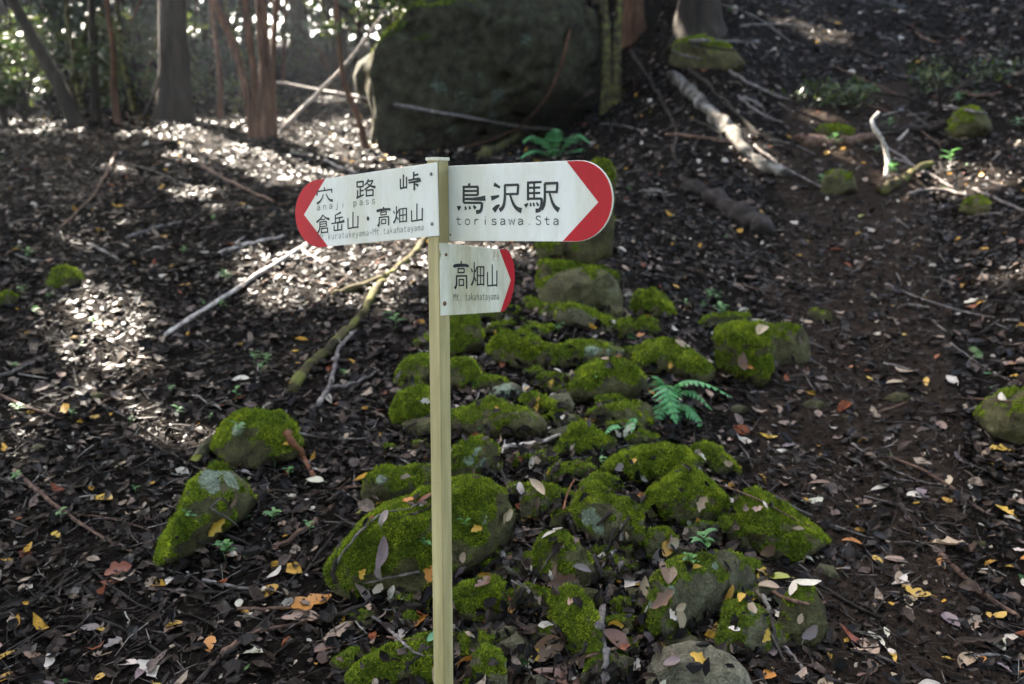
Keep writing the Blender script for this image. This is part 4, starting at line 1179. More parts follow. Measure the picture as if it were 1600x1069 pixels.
# ------------------------------------------------------------------ leaf litter
def leaf_batch(C, Nn, size, rng, ratio=0.45, curl=0.30):
    """C centres, Nn normals, size lengths -> verts, faces: 8-vertex bent leaves"""
    n = len(C)
    t = np.cross(Nn, rng.normal(0, 1, (n, 3)))
    t /= np.maximum(np.linalg.norm(t, axis=1), 1e-6)[:, None]
    b = np.cross(Nn, t)
    L = size; W_ = size * rng.uniform(0.7, 1.35, n) * ratio
    cu = rng.normal(0, curl, n) ; fo = rng.normal(0.10, 0.15, n)
    prof = [(-.5, 0, 0), (-.2, -.5, 1), (-.2, 0, 0), (-.2, .5, 1), (.18, -.46, 1), (.18, 0, 0), (.18, .46, 1), (.5, 0, 0)]
    out = np.zeros((n, 8, 3))
    for k, (u, v, e) in enumerate(prof):
        hgt = L * cu * (u * u * 4 * 0.5) + W_ * fo * e
        wj = 1 + rng.normal(0, 0.30, n)
        out[:, k] = C + t * (L * u)[:, None] + b * (W_ * v * wj)[:, None] + Nn * hgt[:, None]
    tri = np.array([[0, 1, 2], [0, 2, 3], [1, 4, 5], [1, 5, 2], [2, 5, 6], [2, 6, 3], [4, 7, 5], [5, 7, 6]])
    Fq = (np.arange(n)[:, None, None] * 8 + tri[None]).reshape(-1, 3)
    return out.reshape(-1, 3), Fq

def floor_normals(x, y):
    e = 0.03
    gx_ = (H(x + e, y) - H(x - e, y)) / (2 * e); gy_ = (H(x, y + e) - H(x, y - e)) / (2 * e)
    n = np.stack([-gx_, -gy_, np.ones_like(gx_)], -1)
    return n / np.linalg.norm(n, axis=1)[:, None]

def scatter_floor(y0, y1, dens, rng, spread=0.72, pad=0.8):
    area = (y1 - y0) * 2 * (spread * (y0 + y1) / 2 + pad)
    n = int(area * dens)
    y = rng.uniform(y0, y1, n * 2)
    keep = rng.random(n * 2) < (spread * y + pad) / (spread * y1 + pad)
    y = y[keep][:n]
    x = rng.uniform(-1, 1, len(y)) * (spread * y + pad)
    return x, y

cs, nsz, ss = [], [], []
for (y0, y1, dens, s0, s1) in ((1.4, 2.4, 350, .02, .07), (2.3, 4.2, 880, .02, .085), (4.2, 6.5, 560, .024, .095), (6.5, 9.5, 340, .03, .10), (9.5, 14, 170, .04, .12), (14, 24, 45, .06, .16)):
    x, y = scatter_floor(y0, y1, dens, RNG)
    n0 = floor_normals(x, y)
    z = H(x, y) + RNG.uniform(0.0, 0.022, len(x))
    onp = (np.abs(x - path_mid(y)) < 0.34 + 0.03 * y) & (y > 1.5) & (y < 10)
    z = z + np.where(onp, 0.02, 0)
    kp = ~(onp & (RNG.random(len(x)) < 0.55))
    x, y, z, n0 = x[kp], y[kp], z[kp], n0[kp]
    nn = n0 + RNG.normal(0, 0.30, (len(x), 3))
    nn /= np.linalg.norm(nn, axis=1)[:, None]
    cs.append(np.stack([x, y, z], -1)); nsz.append(nn)
    ss.append(s0 + (s1 - s0) * RNG.random(len(x)) ** 2.0)
pc, pn, psz = [], [], []
prs = random.Random(12)
for _ in range(5200):
    x, y = prs.uniform(520, 1300), prs.uniform(470, 1075)
    if not (in_pile(x, y) or prs.random() < .15): continue
    hit, n = surf(x, y)
    h0 = float(H(hit.x, hit.y))
    if hit.z > h0 + .05 and (n.z < .55 or prs.random() < .86): continue
    n = (n + Vector((prs.gauss(0, .35), prs.gauss(0, .35), .1))).normalized()
    pc.append(hit + n * prs.uniform(.006, .022)); pn.append(n); psz.append(prs.uniform(.014, .06) ** 1.0)
cs.append(np.array(pc)); nsz.append(np.array(pn)); ss.append(np.array(psz))
V_, F_ = leaf_batch(np.concatenate(cs), np.concatenate(nsz), np.concatenate(ss), RNG)
lit = link('leaf_litter', np_mesh('leaf_litter', V_, F_, smooth=False), mat=M['litter'])
tag(lit, 'dense brown and grey leaf litter covering the forest floor', 'leaf litter', kind='stuff')

cs, nsz, ss = [], [], []
for (y0, y1, dens, s0, s1) in ((1.6, 4.4, 2400, .006, .024), (4.4, 7.5, 900, .009, .032)):
    x, y = scatter_floor(y0, y1, dens, RNG)
    n0 = floor_normals(x, y)
    z = H(x, y) + RNG.uniform(0.0, 0.012, len(x)) + np.where((np.abs(x - path_mid(y)) < 0.36 + 0.03 * y) & (y < 10), 0.018, 0)
    nn = n0 + RNG.normal(0, 0.4, (len(x), 3))
    nn /= np.linalg.norm(nn, axis=1)[:, None]
    cs.append(np.stack([x, y, z], -1)); nsz.append(nn)
    ss.append(s0 + (s1 - s0) * RNG.random(len(x)) ** 1.6)
V_, F_ = leaf_batch(np.concatenate(cs), np.concatenate(nsz), np.concatenate(ss), RNG, 0.6)
M['crumbs'] = litter_mat('crumbs', [(0, (0.004, 0.003, 0.0025)), (0.40, (0.008, 0.006, 0.0045)), (0.68, (0.016, 0.011, 0.008)), (0.86, (0.034, 0.025, 0.019)), (0.935, (0.10, 0.075, 0.055)), (0.968, (0.34, 0.27, 0.20))], 0.02)
cr_ = link('leaf_crumbs', np_mesh('leaf_crumbs', V_, F_, smooth=False), mat=M['crumbs'])
tag(cr_, 'fine dark crumbs of rotted leaves over the soil', 'leaf crumbs', kind='stuff')

def prism_batch(C, D, length, rad, rng):
    n = len(C)
    D = D / np.linalg.norm(D, axis=1)[:, None]
    a = np.cross(D, rng.normal(0, 1, (n, 3))); a /= np.linalg.norm(a, axis=1)[:, None]
    b = np.cross(D, a)
    bend = rng.normal(0, 0.08, n)
    rings = []
    for u, k in ((-.5, 1.0), (0, 1.0), (.5, .5)):
        c = C + D * (length * u)[:, None] + a * (bend * length * (1 - 4 * u * u))[:, None]
        for t in range(3):
            an = 2 * math.pi * t / 3
            rings.append(c + (a * math.cos(an) + b * math.sin(an)) * (rad * k)[:, None])
    V = np.stack(rings, 1)
    quads = []
    for r_ in (0, 3):
        for t in range(3):
            quads.append([r_ + t, r_ + (t + 1) % 3, r_ + 3 + (t + 1) % 3, r_ + 3 + t])
    Fq = (np.arange(n)[:, None, None] * 9 + np.array(quads)[None]).reshape(-1, 4)
    return V.reshape(-1, 3), Fq

cs, ds, ls, rs_ = [], [], [], []
for (y0, y1, dens, k) in ((1.6, 4.2, 520, 1.0), (4.2, 7, 130, 1.3), (7, 12, 40, 1.8)):
    x, y = scatter_floor(y0, y1, dens, RNG)
    n0 = floor_normals(x, y)
    z = H(x, y) + RNG.uniform(0.004, 0.02, len(x)) + np.where((np.abs(x - path_mid(y)) < 0.36 + 0.03 * y) & (y < 10), 0.016, 0)
    d = RNG.normal(0, 1, (len(x), 3)); d -= n0 * (d * n0).sum(1)[:, None] * 0.85
    cs.append(np.stack([x, y, z], -1)); ds.append(d)
    ls.append(RNG.uniform(0.03, 0.14, len(x)) * k * RNG.uniform(.5, 1.3, len(x))); rs_.append(RNG.uniform(0.0010, 0.0030, len(x)) * k)
V_, F_ = prism_batch(np.concatenate(cs), np.concatenate(ds), np.concatenate(ls), np.concatenate(rs_), RNG)
M['twig_bits'] = litter_mat('twig_bits', [(0, (0.018, 0.013, 0.010)), (0.4, (0.04, 0.03, 0.024)), (0.7, (0.09, 0.07, 0.06)), (0.88, (0.2, 0.165, 0.14)), (0.96, (0.35, 0.31, 0.27))])
tw = link('twig_litter', np_mesh('twig_litter', V_, F_), mat=M['twig_bits'])
tag(tw, 'scattered broken twigs and needles on the forest floor', 'twigs', kind='stuff')

# ------------------------------------------------------------------ single fallen leaves
def leaf_mesh(name, kind, seed):
    rs = random.Random(seed)
    st = 9
    V, F_ = [], []
    curl = rs.uniform(-0.25, 0.35); fold = rs.uniform(0.05, 0.45); twist = rs.uniform(-0.5, 0.5); bend = rs.uniform(-.15, .15)
    for i in range(st):
        u = i / (st - 1)
        if kind == 'long': wd = 0.17 * math.sin(math.pi * min(1, u * 0.96 + 0.02)) ** 0.75
        elif kind == 'oval': wd = 0.30 * math.sin(math.pi * min(1, u * 0.96 + 0.02)) ** 0.6
        else: wd = 0.26 * math.sin(math.pi * min(1, u * 0.96 + 0.02)) ** 0.7 * (1 + 0.35 * math.sin(u * 16 + seed))
        xm = u - 0.5
        zc = curl * (xm * xm) * 1.2
        yb = bend * math.sin(math.pi * u)
        tw_ = twist * xm
        for j in (-1, -.5, 0, .5, 1):
            yy = j * wd * (1 + rs.uniform(-.08, .08) * abs(j))
            zz = abs(j) ** 1.3 * wd * fold + rs.uniform(-.012, .012) * abs(j)
            V.append((xm, yb + yy * math.cos(tw_) - zz * math.sin(tw_), zc + yy * math.sin(tw_) + zz * math.cos(tw_)))
    for i in range(st - 1):
        for j in range(4):
            a_ = i * 5 + j
            F_.append((a_, a_ + 1, a_ + 6, a_ + 5))
    # stalk
    b0 = len(V)
    for (x, r_) in ((-0.5, .010), (-0.72, .007)):
        for t in range(3):
            an = 2 * math.pi * t / 3
            V.append((x, r_ * math.cos(an) + (0.03 if x < -.6 else 0), r_ * math.sin(an) + curl * .3))
    for t in range(3):
        F_.append((b0 + t, b0 + (t + 1) % 3, b0 + 3 + (t + 1) % 3, b0 + 3 + t))
    me = py_mesh(name, V, F_, True)
    me.materials.append(M['fallen_leaf'])
    return me
LM = {k: [leaf_mesh('fallen_leaf', k, s_ + 10 * i) for s_ in range(6)] for i, k in enumerate(('long', 'oval', 'ragged'))}
LC = {'yellow': (0.50, 0.29, 0.035), 'orange': (0.42, 0.16, 0.025), 'tan': (0.34, 0.24, 0.16), 'brown': (0.13, 0.07, 0.045), 'mauve': (0.17, 0.13, 0.13),
      'pale': (0.52, 0.46, 0.38), 'rust': (0.20, 0.055, 0.025), 'green': (0.06, 0.22, 0.10), 'lime': (0.32, 0.34, 0.05)}

def put_leaf(px, py, length, kind, col, ang=None, tilt=None, label=None, group=None, rs=random):
    p, n = surf(px, py)
    me = rs.choice(LM[kind])
    o = bpy.data.objects.new('fallen_leaf', me)
    COL.objects.link(o)
    n = (n * 1.0 + Vector((rs.gauss(0, .18), rs.gauss(0, .18), 0.15))).normalized()
    if tilt: n = (n + tilt).normalized()
    # heading: image angle in degrees, 0 to the right, 90 up
    ang = rs.uniform(0, 360) if ang is None else ang
    d = RGT * math.cos(math.radians(ang)) + UPV * math.sin(math.radians(ang)) + Vector((0, 1, 0)) * math.sin(math.radians(ang)) * 0.8
    x = (d - n * d.dot(n)).normalized()
    y = n.cross(x)
    Mx = Matrix((x, y, n)).transposed().to_4x4()
    o.matrix_world = Matrix.Translation(p + n * (0.012 if px > 240 and label and not group else 0.008)) @ Mx @ Matrix.Scale(length, 4)
    c = LC[col]
    k = rs.uniform(0.8, 1.2)
    o.color = (c[0] * k, c[1] * k * rs.uniform(.9, 1.1), c[2] * k, 1)
    tag(o, label, 'leaf', group)
    return o

SPECIAL = [
 (597, 862, .105, 'long', 'mauve', 70, 'long mauve-grey leaf lying on the big mossy boulder'),
 (598, 893, .05, 'oval', 'mauve', 80, 'short grey leaf below the long one on the big mossy boulder'),
 (570, 925, .085, 'long', 'mauve', 115, 'folded purple leaf at the lower edge of the big mossy boulder'),
 (590, 915, .045, 'oval', 'pale', 60, 'pale leaf beside the folded purple leaf'),
 (570, 895, .038, 'ragged', 'yellow', 60, 'crumpled yellow leaf low on the big mossy boulder'),
 (597, 790, .045, 'oval', 'yellow', 10, 'cupped yellow leaf on the top edge of the big mossy boulder'),
 (640, 787, .045, 'ragged', 'orange', 20, 'small orange leaf on the curved stick over the big boulder'),
 (566, 803, .04, 'ragged', 'lime', 20, 'pale yellow leaf left of the cupped yellow leaf'),
 (742, 828, .04, 'ragged', 'yellow', 10, 'bent yellow leaf on the right half of the big mossy boulder'),
 (665, 785, .08, 'long', 'rust', 25, 'long rusty leaf at the top of the big mossy boulder'),
 (160, 783, .09, 'oval', 'yellow', 170, 'large spotted yellow leaf on the left ground'),
 (185, 895, .09, 'ragged', 'rust', 25, 'curled red-brown leaf on the lower left ground'),
 (175, 912, .07, 'long', 'rust', 0, 'flat red-brown leaf below the curled one'),
 (225, 1050, .09, 'long', 'mauve', 85, 'grey ribbed leaf standing up on the lower left ground'),
 (200, 1040, .07, 'oval', 'pale', 160, 'white spotted leaf on the lower left ground'),
 (490, 950, .15, 'ragged', 'orange', 35, 'big rotting orange leaf patched white left of the post'),
 (470, 975, .12, 'ragged', 'tan', 15, 'tan rotting leaf under the big orange one'),
 (545, 990, .16, 'long', 'tan', 20, 'long tan leaf with pale edge left of the post'),
 (520, 1015, .13, 'long', 'brown', 15, 'long brown leaf beneath the tan one left of the post'),
 (880, 910, .10, 'ragged', 'brown', 5, 'brown torn leaf on top of the upright mossy stone'),
 (800, 957, .035, 'oval', 'orange', 90, 'round orange and yellow leaf right of the post'),
 (830, 1020, .05, 'ragged', 'yellow', 140, 'bright yellow leaf on brown leaves right of the post'),
 (855, 1015, .11, 'oval', 'brown', 20, 'broad brown leaf behind the bright yellow one'),
 (963, 978, .05, 'oval', 'yellow', 10, 'round yellow leaf right of the bark stick'),
 (985, 915, .07, 'ragged', 'pale', 40, 'pale crinkled leaf left of the long smooth stone'),
 (1000, 925, .10, 'long', 'tan', 65, 'long curled tan leaf left of the long smooth stone'),
 (1015, 1002, .085, 'long', 'mauve', 140, 'pointed violet-grey leaf above the bare grey stone'),
 (960, 1005, .09, 'oval', 'brown', 150, 'folded brown leaf under the round yellow one'),
 (875, 1062, .16, 'long', 'brown', 170, 'very long reddish brown leaf in the foreground'),
 (840, 765, .09, 'long', 'tan', 135, 'pointed tan leaf on the little grey stone'),
 (812, 765, .05, 'oval', 'pale', 120, 'pale round leaf left of the pointed tan leaf'),
 (815, 815, .05, 'long', 'yellow', 90, 'narrow yellow leaf hanging by the big boulder'),
 (1000, 780, .055, 'oval', 'orange', 65, 'orange and yellow leaf stuck right of the lichen stone'),
 (990, 724, .035, 'ragged', 'yellow', 45, 'two-toned yellow leaf on the fluffy green stone'),
 (1089, 815, .03, 'oval', 'orange', 90, 'small orange leaf on the domed fluffy stone'),
 (1095, 716, .05, 'ragged', 'pale', 100, 'white pointed leaf on the olive stone'),
 (1132, 757, .035, 'oval', 'yellow', 0, 'yellow leaf above the slim brown stick'),
 (1330, 1000, .11, 'long', 'rust', 130, 'dark red ribbed leaf with pale underside on the path'),
 (1560, 705, .085, 'ragged', 'yellow', 165, 'crinkled yellow leaf under the bank rock'),
 (1370, 878, .05, 'oval', 'yellow', 110, 'upright yellow leaf on the path'),
 (1430, 930, .09, 'ragged', 'yellow', 155, 'torn yellow leaf lying along the path'),
 (1330, 850, .07, 'long', 'orange', 165, 'orange leaf right of the long triangular rock'),
 (1280, 760, .09, 'long', 'brown', 5, 'brown ribbed leaf on the path above the long triangular rock'),
 (1375, 765, .09, 'long', 'pale', 20, 'curled pale leaf arched on the path'),
 (1485, 855, .13, 'ragged', 'tan', 0, 'broad holed tan leaf beside the straight brown stick'),
 (1580, 890, .04, 'oval', 'yellow', 0, 'little yellow leaf at the far side of the path'),
 (1090, 1032, .05, 'ragged', 'yellow', 150, 'yellow leaf on the large bare grey stone'),
 (1052, 1038, .05, 'oval', 'mauve', 0, 'mauve leaf on the large bare grey stone'),
 (1060, 948, .04, 'oval', 'tan', 20, 'tan leaf on the long smooth stone'),
 (1180, 935, .06, 'ragged', 'tan', 0, 'tan leaf behind the grey pointed stone'),
 (1215, 905, .08, 'oval', 'lime', 160, 'yellow-green leaf below the long triangular rock'),
 (1260, 912, .09, 'long', 'pale', 0, 'pale leaf lying behind the dark knobbly stone'),
 (1200, 1060, .06, 'oval', 'orange', 50, 'orange leaf with pale underside by the grey stick'),
 (1170, 575, .06, 'long', 'orange', 170, 'orange leaf under the dark joined block'),
 (1012, 492, .05, 'oval', 'orange', 0, 'orange leaf on the little mossy stone'),
 (997, 528, .07, 'ragged', 'orange', 0, 'bright orange leaf right of the long mottled stone'),
 (870, 582, .04, 'oval', 'pale', 160, 'white leaf on the shadowed stone'),
 (862, 600, .035, 'ragged', 'yellow', 60, 'yellow leaf left of the blocky mossy stone'),
 (825, 612, .04, 'ragged', 'yellow', 20, 'yellow leaf on the slanting mossy stone'),
 (903, 647, .035, 'oval', 'tan', 90, 'round tan leaf above the pyramid-shaped stone'),
 (880, 655, .035, 'oval', 'pale', 110, 'cream round leaf above the pyramid-shaped stone'),
 (740, 563, .05, 'oval', 'pale', 150, 'white oval leaf right of the post'),
 (760, 580, .09, 'long', 'mauve', 100, 'long bluish leaf hanging beside the cap stone'),
 (945, 563, .045, 'oval', 'tan', 30, 'tan leaf on the blocky mossy stone'),
 (1345, 340, .07, 'oval', 'lime', 60, 'lime green leaf standing on the right slope'),
 (305, 715, .045, 'oval', 'lime', 20, 'lime leaf by the domed mossy rock'),
 (415, 775, .10, 'ragged', 'tan', 10, 'tan lobed leaf right of the pale-topped rock'),
 (380, 742, .07, 'long', 'pale', 170, 'pale leaf on the pale-topped rock'),
 (492, 755, .08, 'oval', 'pale', 160, 'yellow-green edged pale leaf left of the dark mossy stone'),
 (430, 900, .07, 'long', 'pale', 60, 'curled white-edged leaf left of the big boulder'),
 (675, 1000, .05, 'oval', 'green', 60, 'blue-green leaf tucked behind the post'),
 (630, 1000, .07, 'ragged', 'pale', 70, 'crinkled cream leaf left of the post foot'),
 (660, 975, .06, 'ragged', 'orange', 50, 'orange-brown leaf beside the post'),
]
for (x, y, l, k, c, a, lb) in SPECIAL:
    put_leaf(x, y, l, k, c, a, label=lb)

LEAFGROUPS = {
 'yellow': ('small yellow leaf fallen among the dark leaf litter', 'yellow leaves in the litter', 44),
 'tan': ('tan dry leaf lying loose on the leaf litter', 'tan leaves in the litter', 70),
 'pale': ('pale cream leaf lying loose on the leaf litter', 'cream leaves in the litter', 42),
 'brown': ('dull brown dead leaf lying loose on the leaf litter', 'brown leaves in the litter', 36),
 'mauve': ('grey-mauve dead leaf lying loose on the leaf litter', 'grey leaves in the litter', 26),
 'orange': ('orange leaf fallen among the dark leaf litter', 'orange leaves in the litter', 10),
}
rs = random.Random(42)
for col, (lb, gp, cnt) in LEAFGROUPS.items():
    for i in range(cnt):
        y = 400 + 690 * rs.random() ** 0.6
        x = rs.uniform(-10, 1610)
        if rs.random() < 0.35: x = rs.uniform(1000, 1610)
        ln = rs.uniform(.028, .085) * (1.25 if y < 600 else 1)
        put_leaf(x, y, ln, rs.choice(('oval', 'ragged', 'long', 'oval')), col, label=lb, group=gp, rs=rs)

# ------------------------------------------------------------------ ferns and seedlings
def frond_data(P, width, npairs, rs, droop=0.25):
    """P: points of the midrib; pinnae in pairs, each a toothed blade of pinnules"""
    V, F_ = [], []
    n = len(P)
    def quad(a, b, c, d):
        k = len(V); V.extend([a, b, c, d]); F_.append((k, k + 1, k + 2, k + 3))
    Q = P
    tot = n - 1
    gap = sum((Q[j + 1] - Q[j]).length for j in range(n - 1)) / npairs
    for i in range(npairs):
        u = (i + 0.6) / npairs
        f = u * tot
        k = min(int(f), n - 2)
        c = Q[k].lerp(Q[k + 1], f - k)
        d = (Q[k + 1] - Q[k]).normalized()
        side = d.cross(Vector((0, 0, 1))).normalized()
        nn = side.cross(d).normalized()
        L = width * (math.sin(math.pi * min(1, 0.18 + 0.82 * (1 - u))) ** 0.9 if u < .3 else (1 - u) ** 0.85 * 1.15)
        L = max(L, width * 0.04)
        for s_ in (-1, 1):
            ax = (side * s_ + d * 0.45 - nn * droop * rs.uniform(.6, 1.4)).normalized()
            m = 9
            pa = (d - ax * d.dot(ax)).normalized()
            prev = None
            for j in range(m + 1):
                v = j / m
                q = c + ax * (L * v) - nn * (droop * .35 * L * v * v)
                hw = gap * 0.52 * (1 - v) ** 0.75 * (1.12 if j % 2 else 0.62) + 0.0004
                sw = ax * (hw * .5 if j % 2 else 0)
                cur = (q + pa * hw + sw, q - pa * hw + sw)
                if prev: quad(prev[0], prev[1], cur[1], cur[0])
                prev = cur
    return V, F_

def fern(label, fronds, group=None):
    """fronds: lists of (px, py, depth)"""
    base = at(*fronds[0][0][0])
    e = empty('fern', base)
    tag(e, label, 'fern', group)
    rs = random.Random(sum(map(ord, label)))
    for (pp, wd, npairs) in fronds:
        P = catmull([at(*p) for p in pp], 5)
        V, F_ = frond_data(P, wd, npairs, rs)
        fr = child_world(link('frond', py_mesh('frond', V, F_), mat=M['fern']), e)
        Vt, Ft = tube_data(P, [0.0022 * (1 - 0.7 * i / len(P)) for i in range(len(P))], 5, 0)
        st = link('midrib', py_mesh('midrib', Vt, Ft, True), mat=M['leaf_green'])
        st.parent = fr
    return e

def sd(px, py, off=0.0):
    p, n = surf(px, py)
    return (p - CAM).dot(FWD) + off
df = sd(1040, 640)
fern('large blue-green fern with spreading fronds among the mossy stones', [
    ([(1050, 622, df), (1060, 600, df - .05), (1080, 594, df - .08), (1110, 602, df - .10), (1142, 620, df - .12)], .085, 12),
    ([(1046, 622, df), (1038, 602, df - .05), (1044, 612, df - .10), (1051, 636, df - .13), (1057, 660, df - .15)], .12, 11),
    ([(1050, 630, df), (1052, 634, df - .05), (1060, 660, df - .08), (1064, 694, df - .10)], .13, 11),
    ([(1054, 632, df), (1074, 634, df - .03), (1090, 652, df - .05), (1100, 684, df - .07)], .10, 11),
    ([(1046, 618, df), (1036, 600, df - .03), (1028, 590, df - .05), (1018, 588, df - .07)], .06, 9),
    ([(1048, 626, df), (1040, 628, df - .05), (1030, 644, df - .09), (1026, 668, df - .11)], .09, 10),
    ([(1052, 624, df), (1070, 610, df - .04), (1092, 618, df - .07), (1112, 640, df - .09)], .08, 10)])
df = sd(965, 680)
fern('little fern with two short fronds above the pyramid-shaped stone', [
    ([(972, 672, df), (965, 664, df - .03), (955, 668, df - .06), (946, 678, df - .1)], .045, 9),
    ([(974, 672, df), (984, 656, df - .03), (990, 655, df - .05), (987, 674, df - .09)], .045, 9)])
df = sd(870, 246)
fern('green fern clump at the foot of the great boulder', [
    ([(868, 246, df), (850, 222, df - .1), (832, 212, df - .3), (818, 222, df - .4)], .16, 12),
    ([(868, 246, df), (866, 218, df - .1), (868, 202, df - .3), (872, 205, df - .4)], .16, 12),
    ([(870, 246, df), (888, 220, df - .1), (905, 210, df - .3), (922, 224, df - .4)], .16, 12),
    ([(868, 246, df), (845, 236, df - .15), (828, 236, df - .4), (815, 246, df - .5)], .16, 12),
    ([(870, 246, df), (895, 236, df - .15), (912, 234, df - .35), (925, 244, df - .45)], .16, 12)])

def oval_leaf(V, F_, base, d, n, L, wd):
    side = d.cross(n).normalized()
    k = len(V)
    prof = [(0, 0), (.3, 1), (.3, -1), (.7, .8), (.7, -.8), (1, 0), (.3, 0), (.7, 0)]
    for u, s_ in prof:
        V.append(base + d * (L * u) + side * (wd * s_ * 0.5) + n * (L * 0.12 * math.sin(math.pi * u) + abs(s_) * wd * .12))
    F_ += [(k, k + 6, k + 1), (k, k + 2, k + 6), (k + 1, k + 6, k + 7, k + 3), (k + 6, k + 2, k + 4, k + 7), (k + 3, k + 7, k + 5), (k + 7, k + 4, k + 5)]

def seedling(px, py, size, leaves, rs, label, group=None):
    p, n = surf(px, py)
    e = empty('seedling', p)
    tag(e, label, 'seedling', group)
    topp = p + Vector((rs.gauss(0, .2), rs.gauss(0, .2), 1)).normalized() * size
    P = [p - Vector((0, 0, .005)), p.lerp(topp, .5) + Vector((rs.gauss(0, .06), 0, 0)) * size, topp]
    V, F_ = tube_data(P, [.0014, .0012, .0009], 4, 0)
    child_world(link('stem', py_mesh('stem', V, F_, True), mat=M['leaf_green']), e)
    V, F_ = [], []
    for i in range(leaves):
        a = i * 2.4 + rs.uniform(-.4, .4)
        t = 0.45 + 0.55 * (i + 1) / leaves
        b = p.lerp(topp, t)
        d = Vector((math.cos(a), math.sin(a), rs.uniform(-.1, .45))).normalized()
        nn = (Vector((0, 0, 1)) - d * d.z).normalized()
        L = size * rs.uniform(.45, .75)
        oval_leaf(V, F_, b, d, nn, L, L * rs.uniform(.45, .65))
    child_world(link('leaves', py_mesh('leaves', V, F_, True), mat=M['leaf_green']), e)
    return e

rs = random.Random(5)
seedling(1105, 868, .075, 9, rs, 'small green seedling in the gap below the domed fluffy stone')
seedling(1088, 890, .05, 8, rs, 'low dark green sprig behind the long smooth stone')
seedling(665, 866, .045, 7, rs, 'tiny green sprig growing on the big mossy boulder')
seedling(728, 832, .045, 6, rs, 'tiny green sprig beside a yellow leaf on the big boulder')
seedling(355, 880, .07, 8, rs, 'green seedling in front of the pale-topped rock')
seedling(420, 820, .06, 7, rs, 'green seedling right of the pale-topped rock')
seedling(935, 600, .05, 6, rs, 'green sprig on the blocky mossy stone')
seedling(935, 730, .04, 6, rs, 'green sprig on the left end of the fluffy green stone')
seedling(620, 520, .10, 5, rs, 'broad-leaved green seedling left of the post')
seedling(870, 525, .06, 6, rs, 'pale green sprig under the long mottled stone')
seedling(1480, 265, .14, 6, rs, 'broad-leaved green seedling on the right slope by the sunny patch')
for i in range(44):
    if i < 30:
        x, y = rs.uniform(20, 560), rs.uniform(400, 860)
    elif i < 36:
        x, y = rs.uniform(1060, 1130), rs.uniform(470, 500)
    else:
        x, y = rs.uniform(1250, 1600), rs.uniform(170, 330)
    _, dd = ground_hit(x, y)
    seedling(x, y, rs.uniform(.03, .06) * max(1, dd / 4), rs.randint(4, 8), rs, 'tiny green seedling sprouting from the leaf litter', 'seedlings in the leaf litter')

# ------------------------------------------------------------------ trees
def leaf_cloud(C, size, rng, mat, name='crown', squash=0.7):
    n = len(C)
    Nn = rng.normal(0, 1, (n, 3)); Nn[:, 2] = np.abs(Nn[:, 2]) + 0.3
    Nn /= np.linalg.norm(Nn, axis=1)[:, None]
    t = np.cross(Nn, rng.normal(0, 1, (n, 3))); t /= np.linalg.norm(t, axis=1)[:, None]
    b = np.cross(Nn, t)
    L = size * rng.uniform(.6, 1.4, n); W_ = L * rng.uniform(.3, .5, n) * squash / 0.7
    V = np.stack([C - t * (L * .5)[:, None], C + b * W_[:, None] * .5 + Nn * (L * .06)[:, None], C + t * (L * .5)[:, None], C - b * W_[:, None] * .5 + Nn * (L * .06)[:, None]], 1)
    F_ = np.arange(n * 4).reshape(-1, 4)
    return np_mesh(name, V.reshape(-1, 3), F_, smooth=False)

def trunk_mesh(P, R, seg=12, flare=0.0, seed=0.0, origin=Vector((0, 0, 0)), name='trunk'):
    Q = catmull(P, 6)
    n = len(Q)
    k = (len(P) - 1)
    RR = []
    for i in range(n):
        f = i / (n - 1) * k
        j = min(int(f), k - 1)
        r_ = R[j] + (R[j + 1] - R[j]) * (f - j)
        hgt = (Q[i] - Q[0]).length
        RR.append(r_ * (1 + flare * math.exp(-hgt / 0.35)))
    V, F_ = tube_data(Q, RR, seg, 0.08, seed)
    return py_mesh(name, [v - origin for v in V], F_, True)

def stem_tree(label, stems, mat, group=None, cat='tree', crown_from=None, flare=0.5, name='tree'):
    """stems: list of (pixel polyline with depths, r0, r1)"""
    p0 = at(*stems[0][0][0])
    e = empty(name, p0)
    tag(e, label, cat, group)
    for i, (pp, r0, r1) in enumerate(stems):
        P = [at(*p) for p in pp]
        P[0] = P[0] - Vector((0, 0, 0.15))
        n = len(P)
        R = [r0 + (r1 - r0) * j / (n - 1) for j in range(n)]
        link('trunk' if len(stems) == 1 else 'stem', trunk_mesh(P, R, 10, flare, i * 3.1, p0, 'trunk'), e, M[mat])
    return e

def gh(px, py):
    p, d = ground_hit(px, py)
    return d

CANOPY = []          # trees that carry the canopy: (empty, top point)
# straight cedar
d = gh(272, 188)
t = stem_tree('thick straight cedar with flared base at the left of the slope', [([(273, 188, d), (272, 120, d), (270, 0, d), (268, -300, d), (266, -700, d + .2), (266, -1100, d + .3)], .215, .12)], 'bark_dark', flare=0.55, name='cedar_tree')
CANOPY.append((t, at(267, -900, d + .2)))
# clump of thin stems
d = gh(408, 216)
cl = [([(400, 214, d), (385, 140, d), (360, 60, d + .1), (335, 0, d + .2), (280, -180, d + .4), (240, -500, d + .6)], .055, .03),
      ([(405, 216, d - .05), (398, 130, d), (388, 50, d), (384, 0, d), (376, -200, d), (372, -520, d)], .045, .025),
      ([(415, 217, d - .08), (412, 120, d), (406, 40, d), (404, 0, d), (402, -240, d), (398, -560, d)], .05, .028),
      ([(422, 216, d - .03), (420, 120, d), (413, 30, d), (410, -40, d), (412, -300, d + .2)], .042, .025),
      ([(428, 213, d + .05), (426, 130, d), (428, 60, d + .1), (432, 0, d + .2), (440, -240, d + .3), (455, -520, d + .6)], .04, .022)]
t = stem_tree('clump of reddish thin stems rising from one base on the left slope', cl, 'bark_red', flare=0.5, name='multi_stemmed_tree')
CANOPY.append((t, at(400, -520, d)))
d = gh(126, 196)
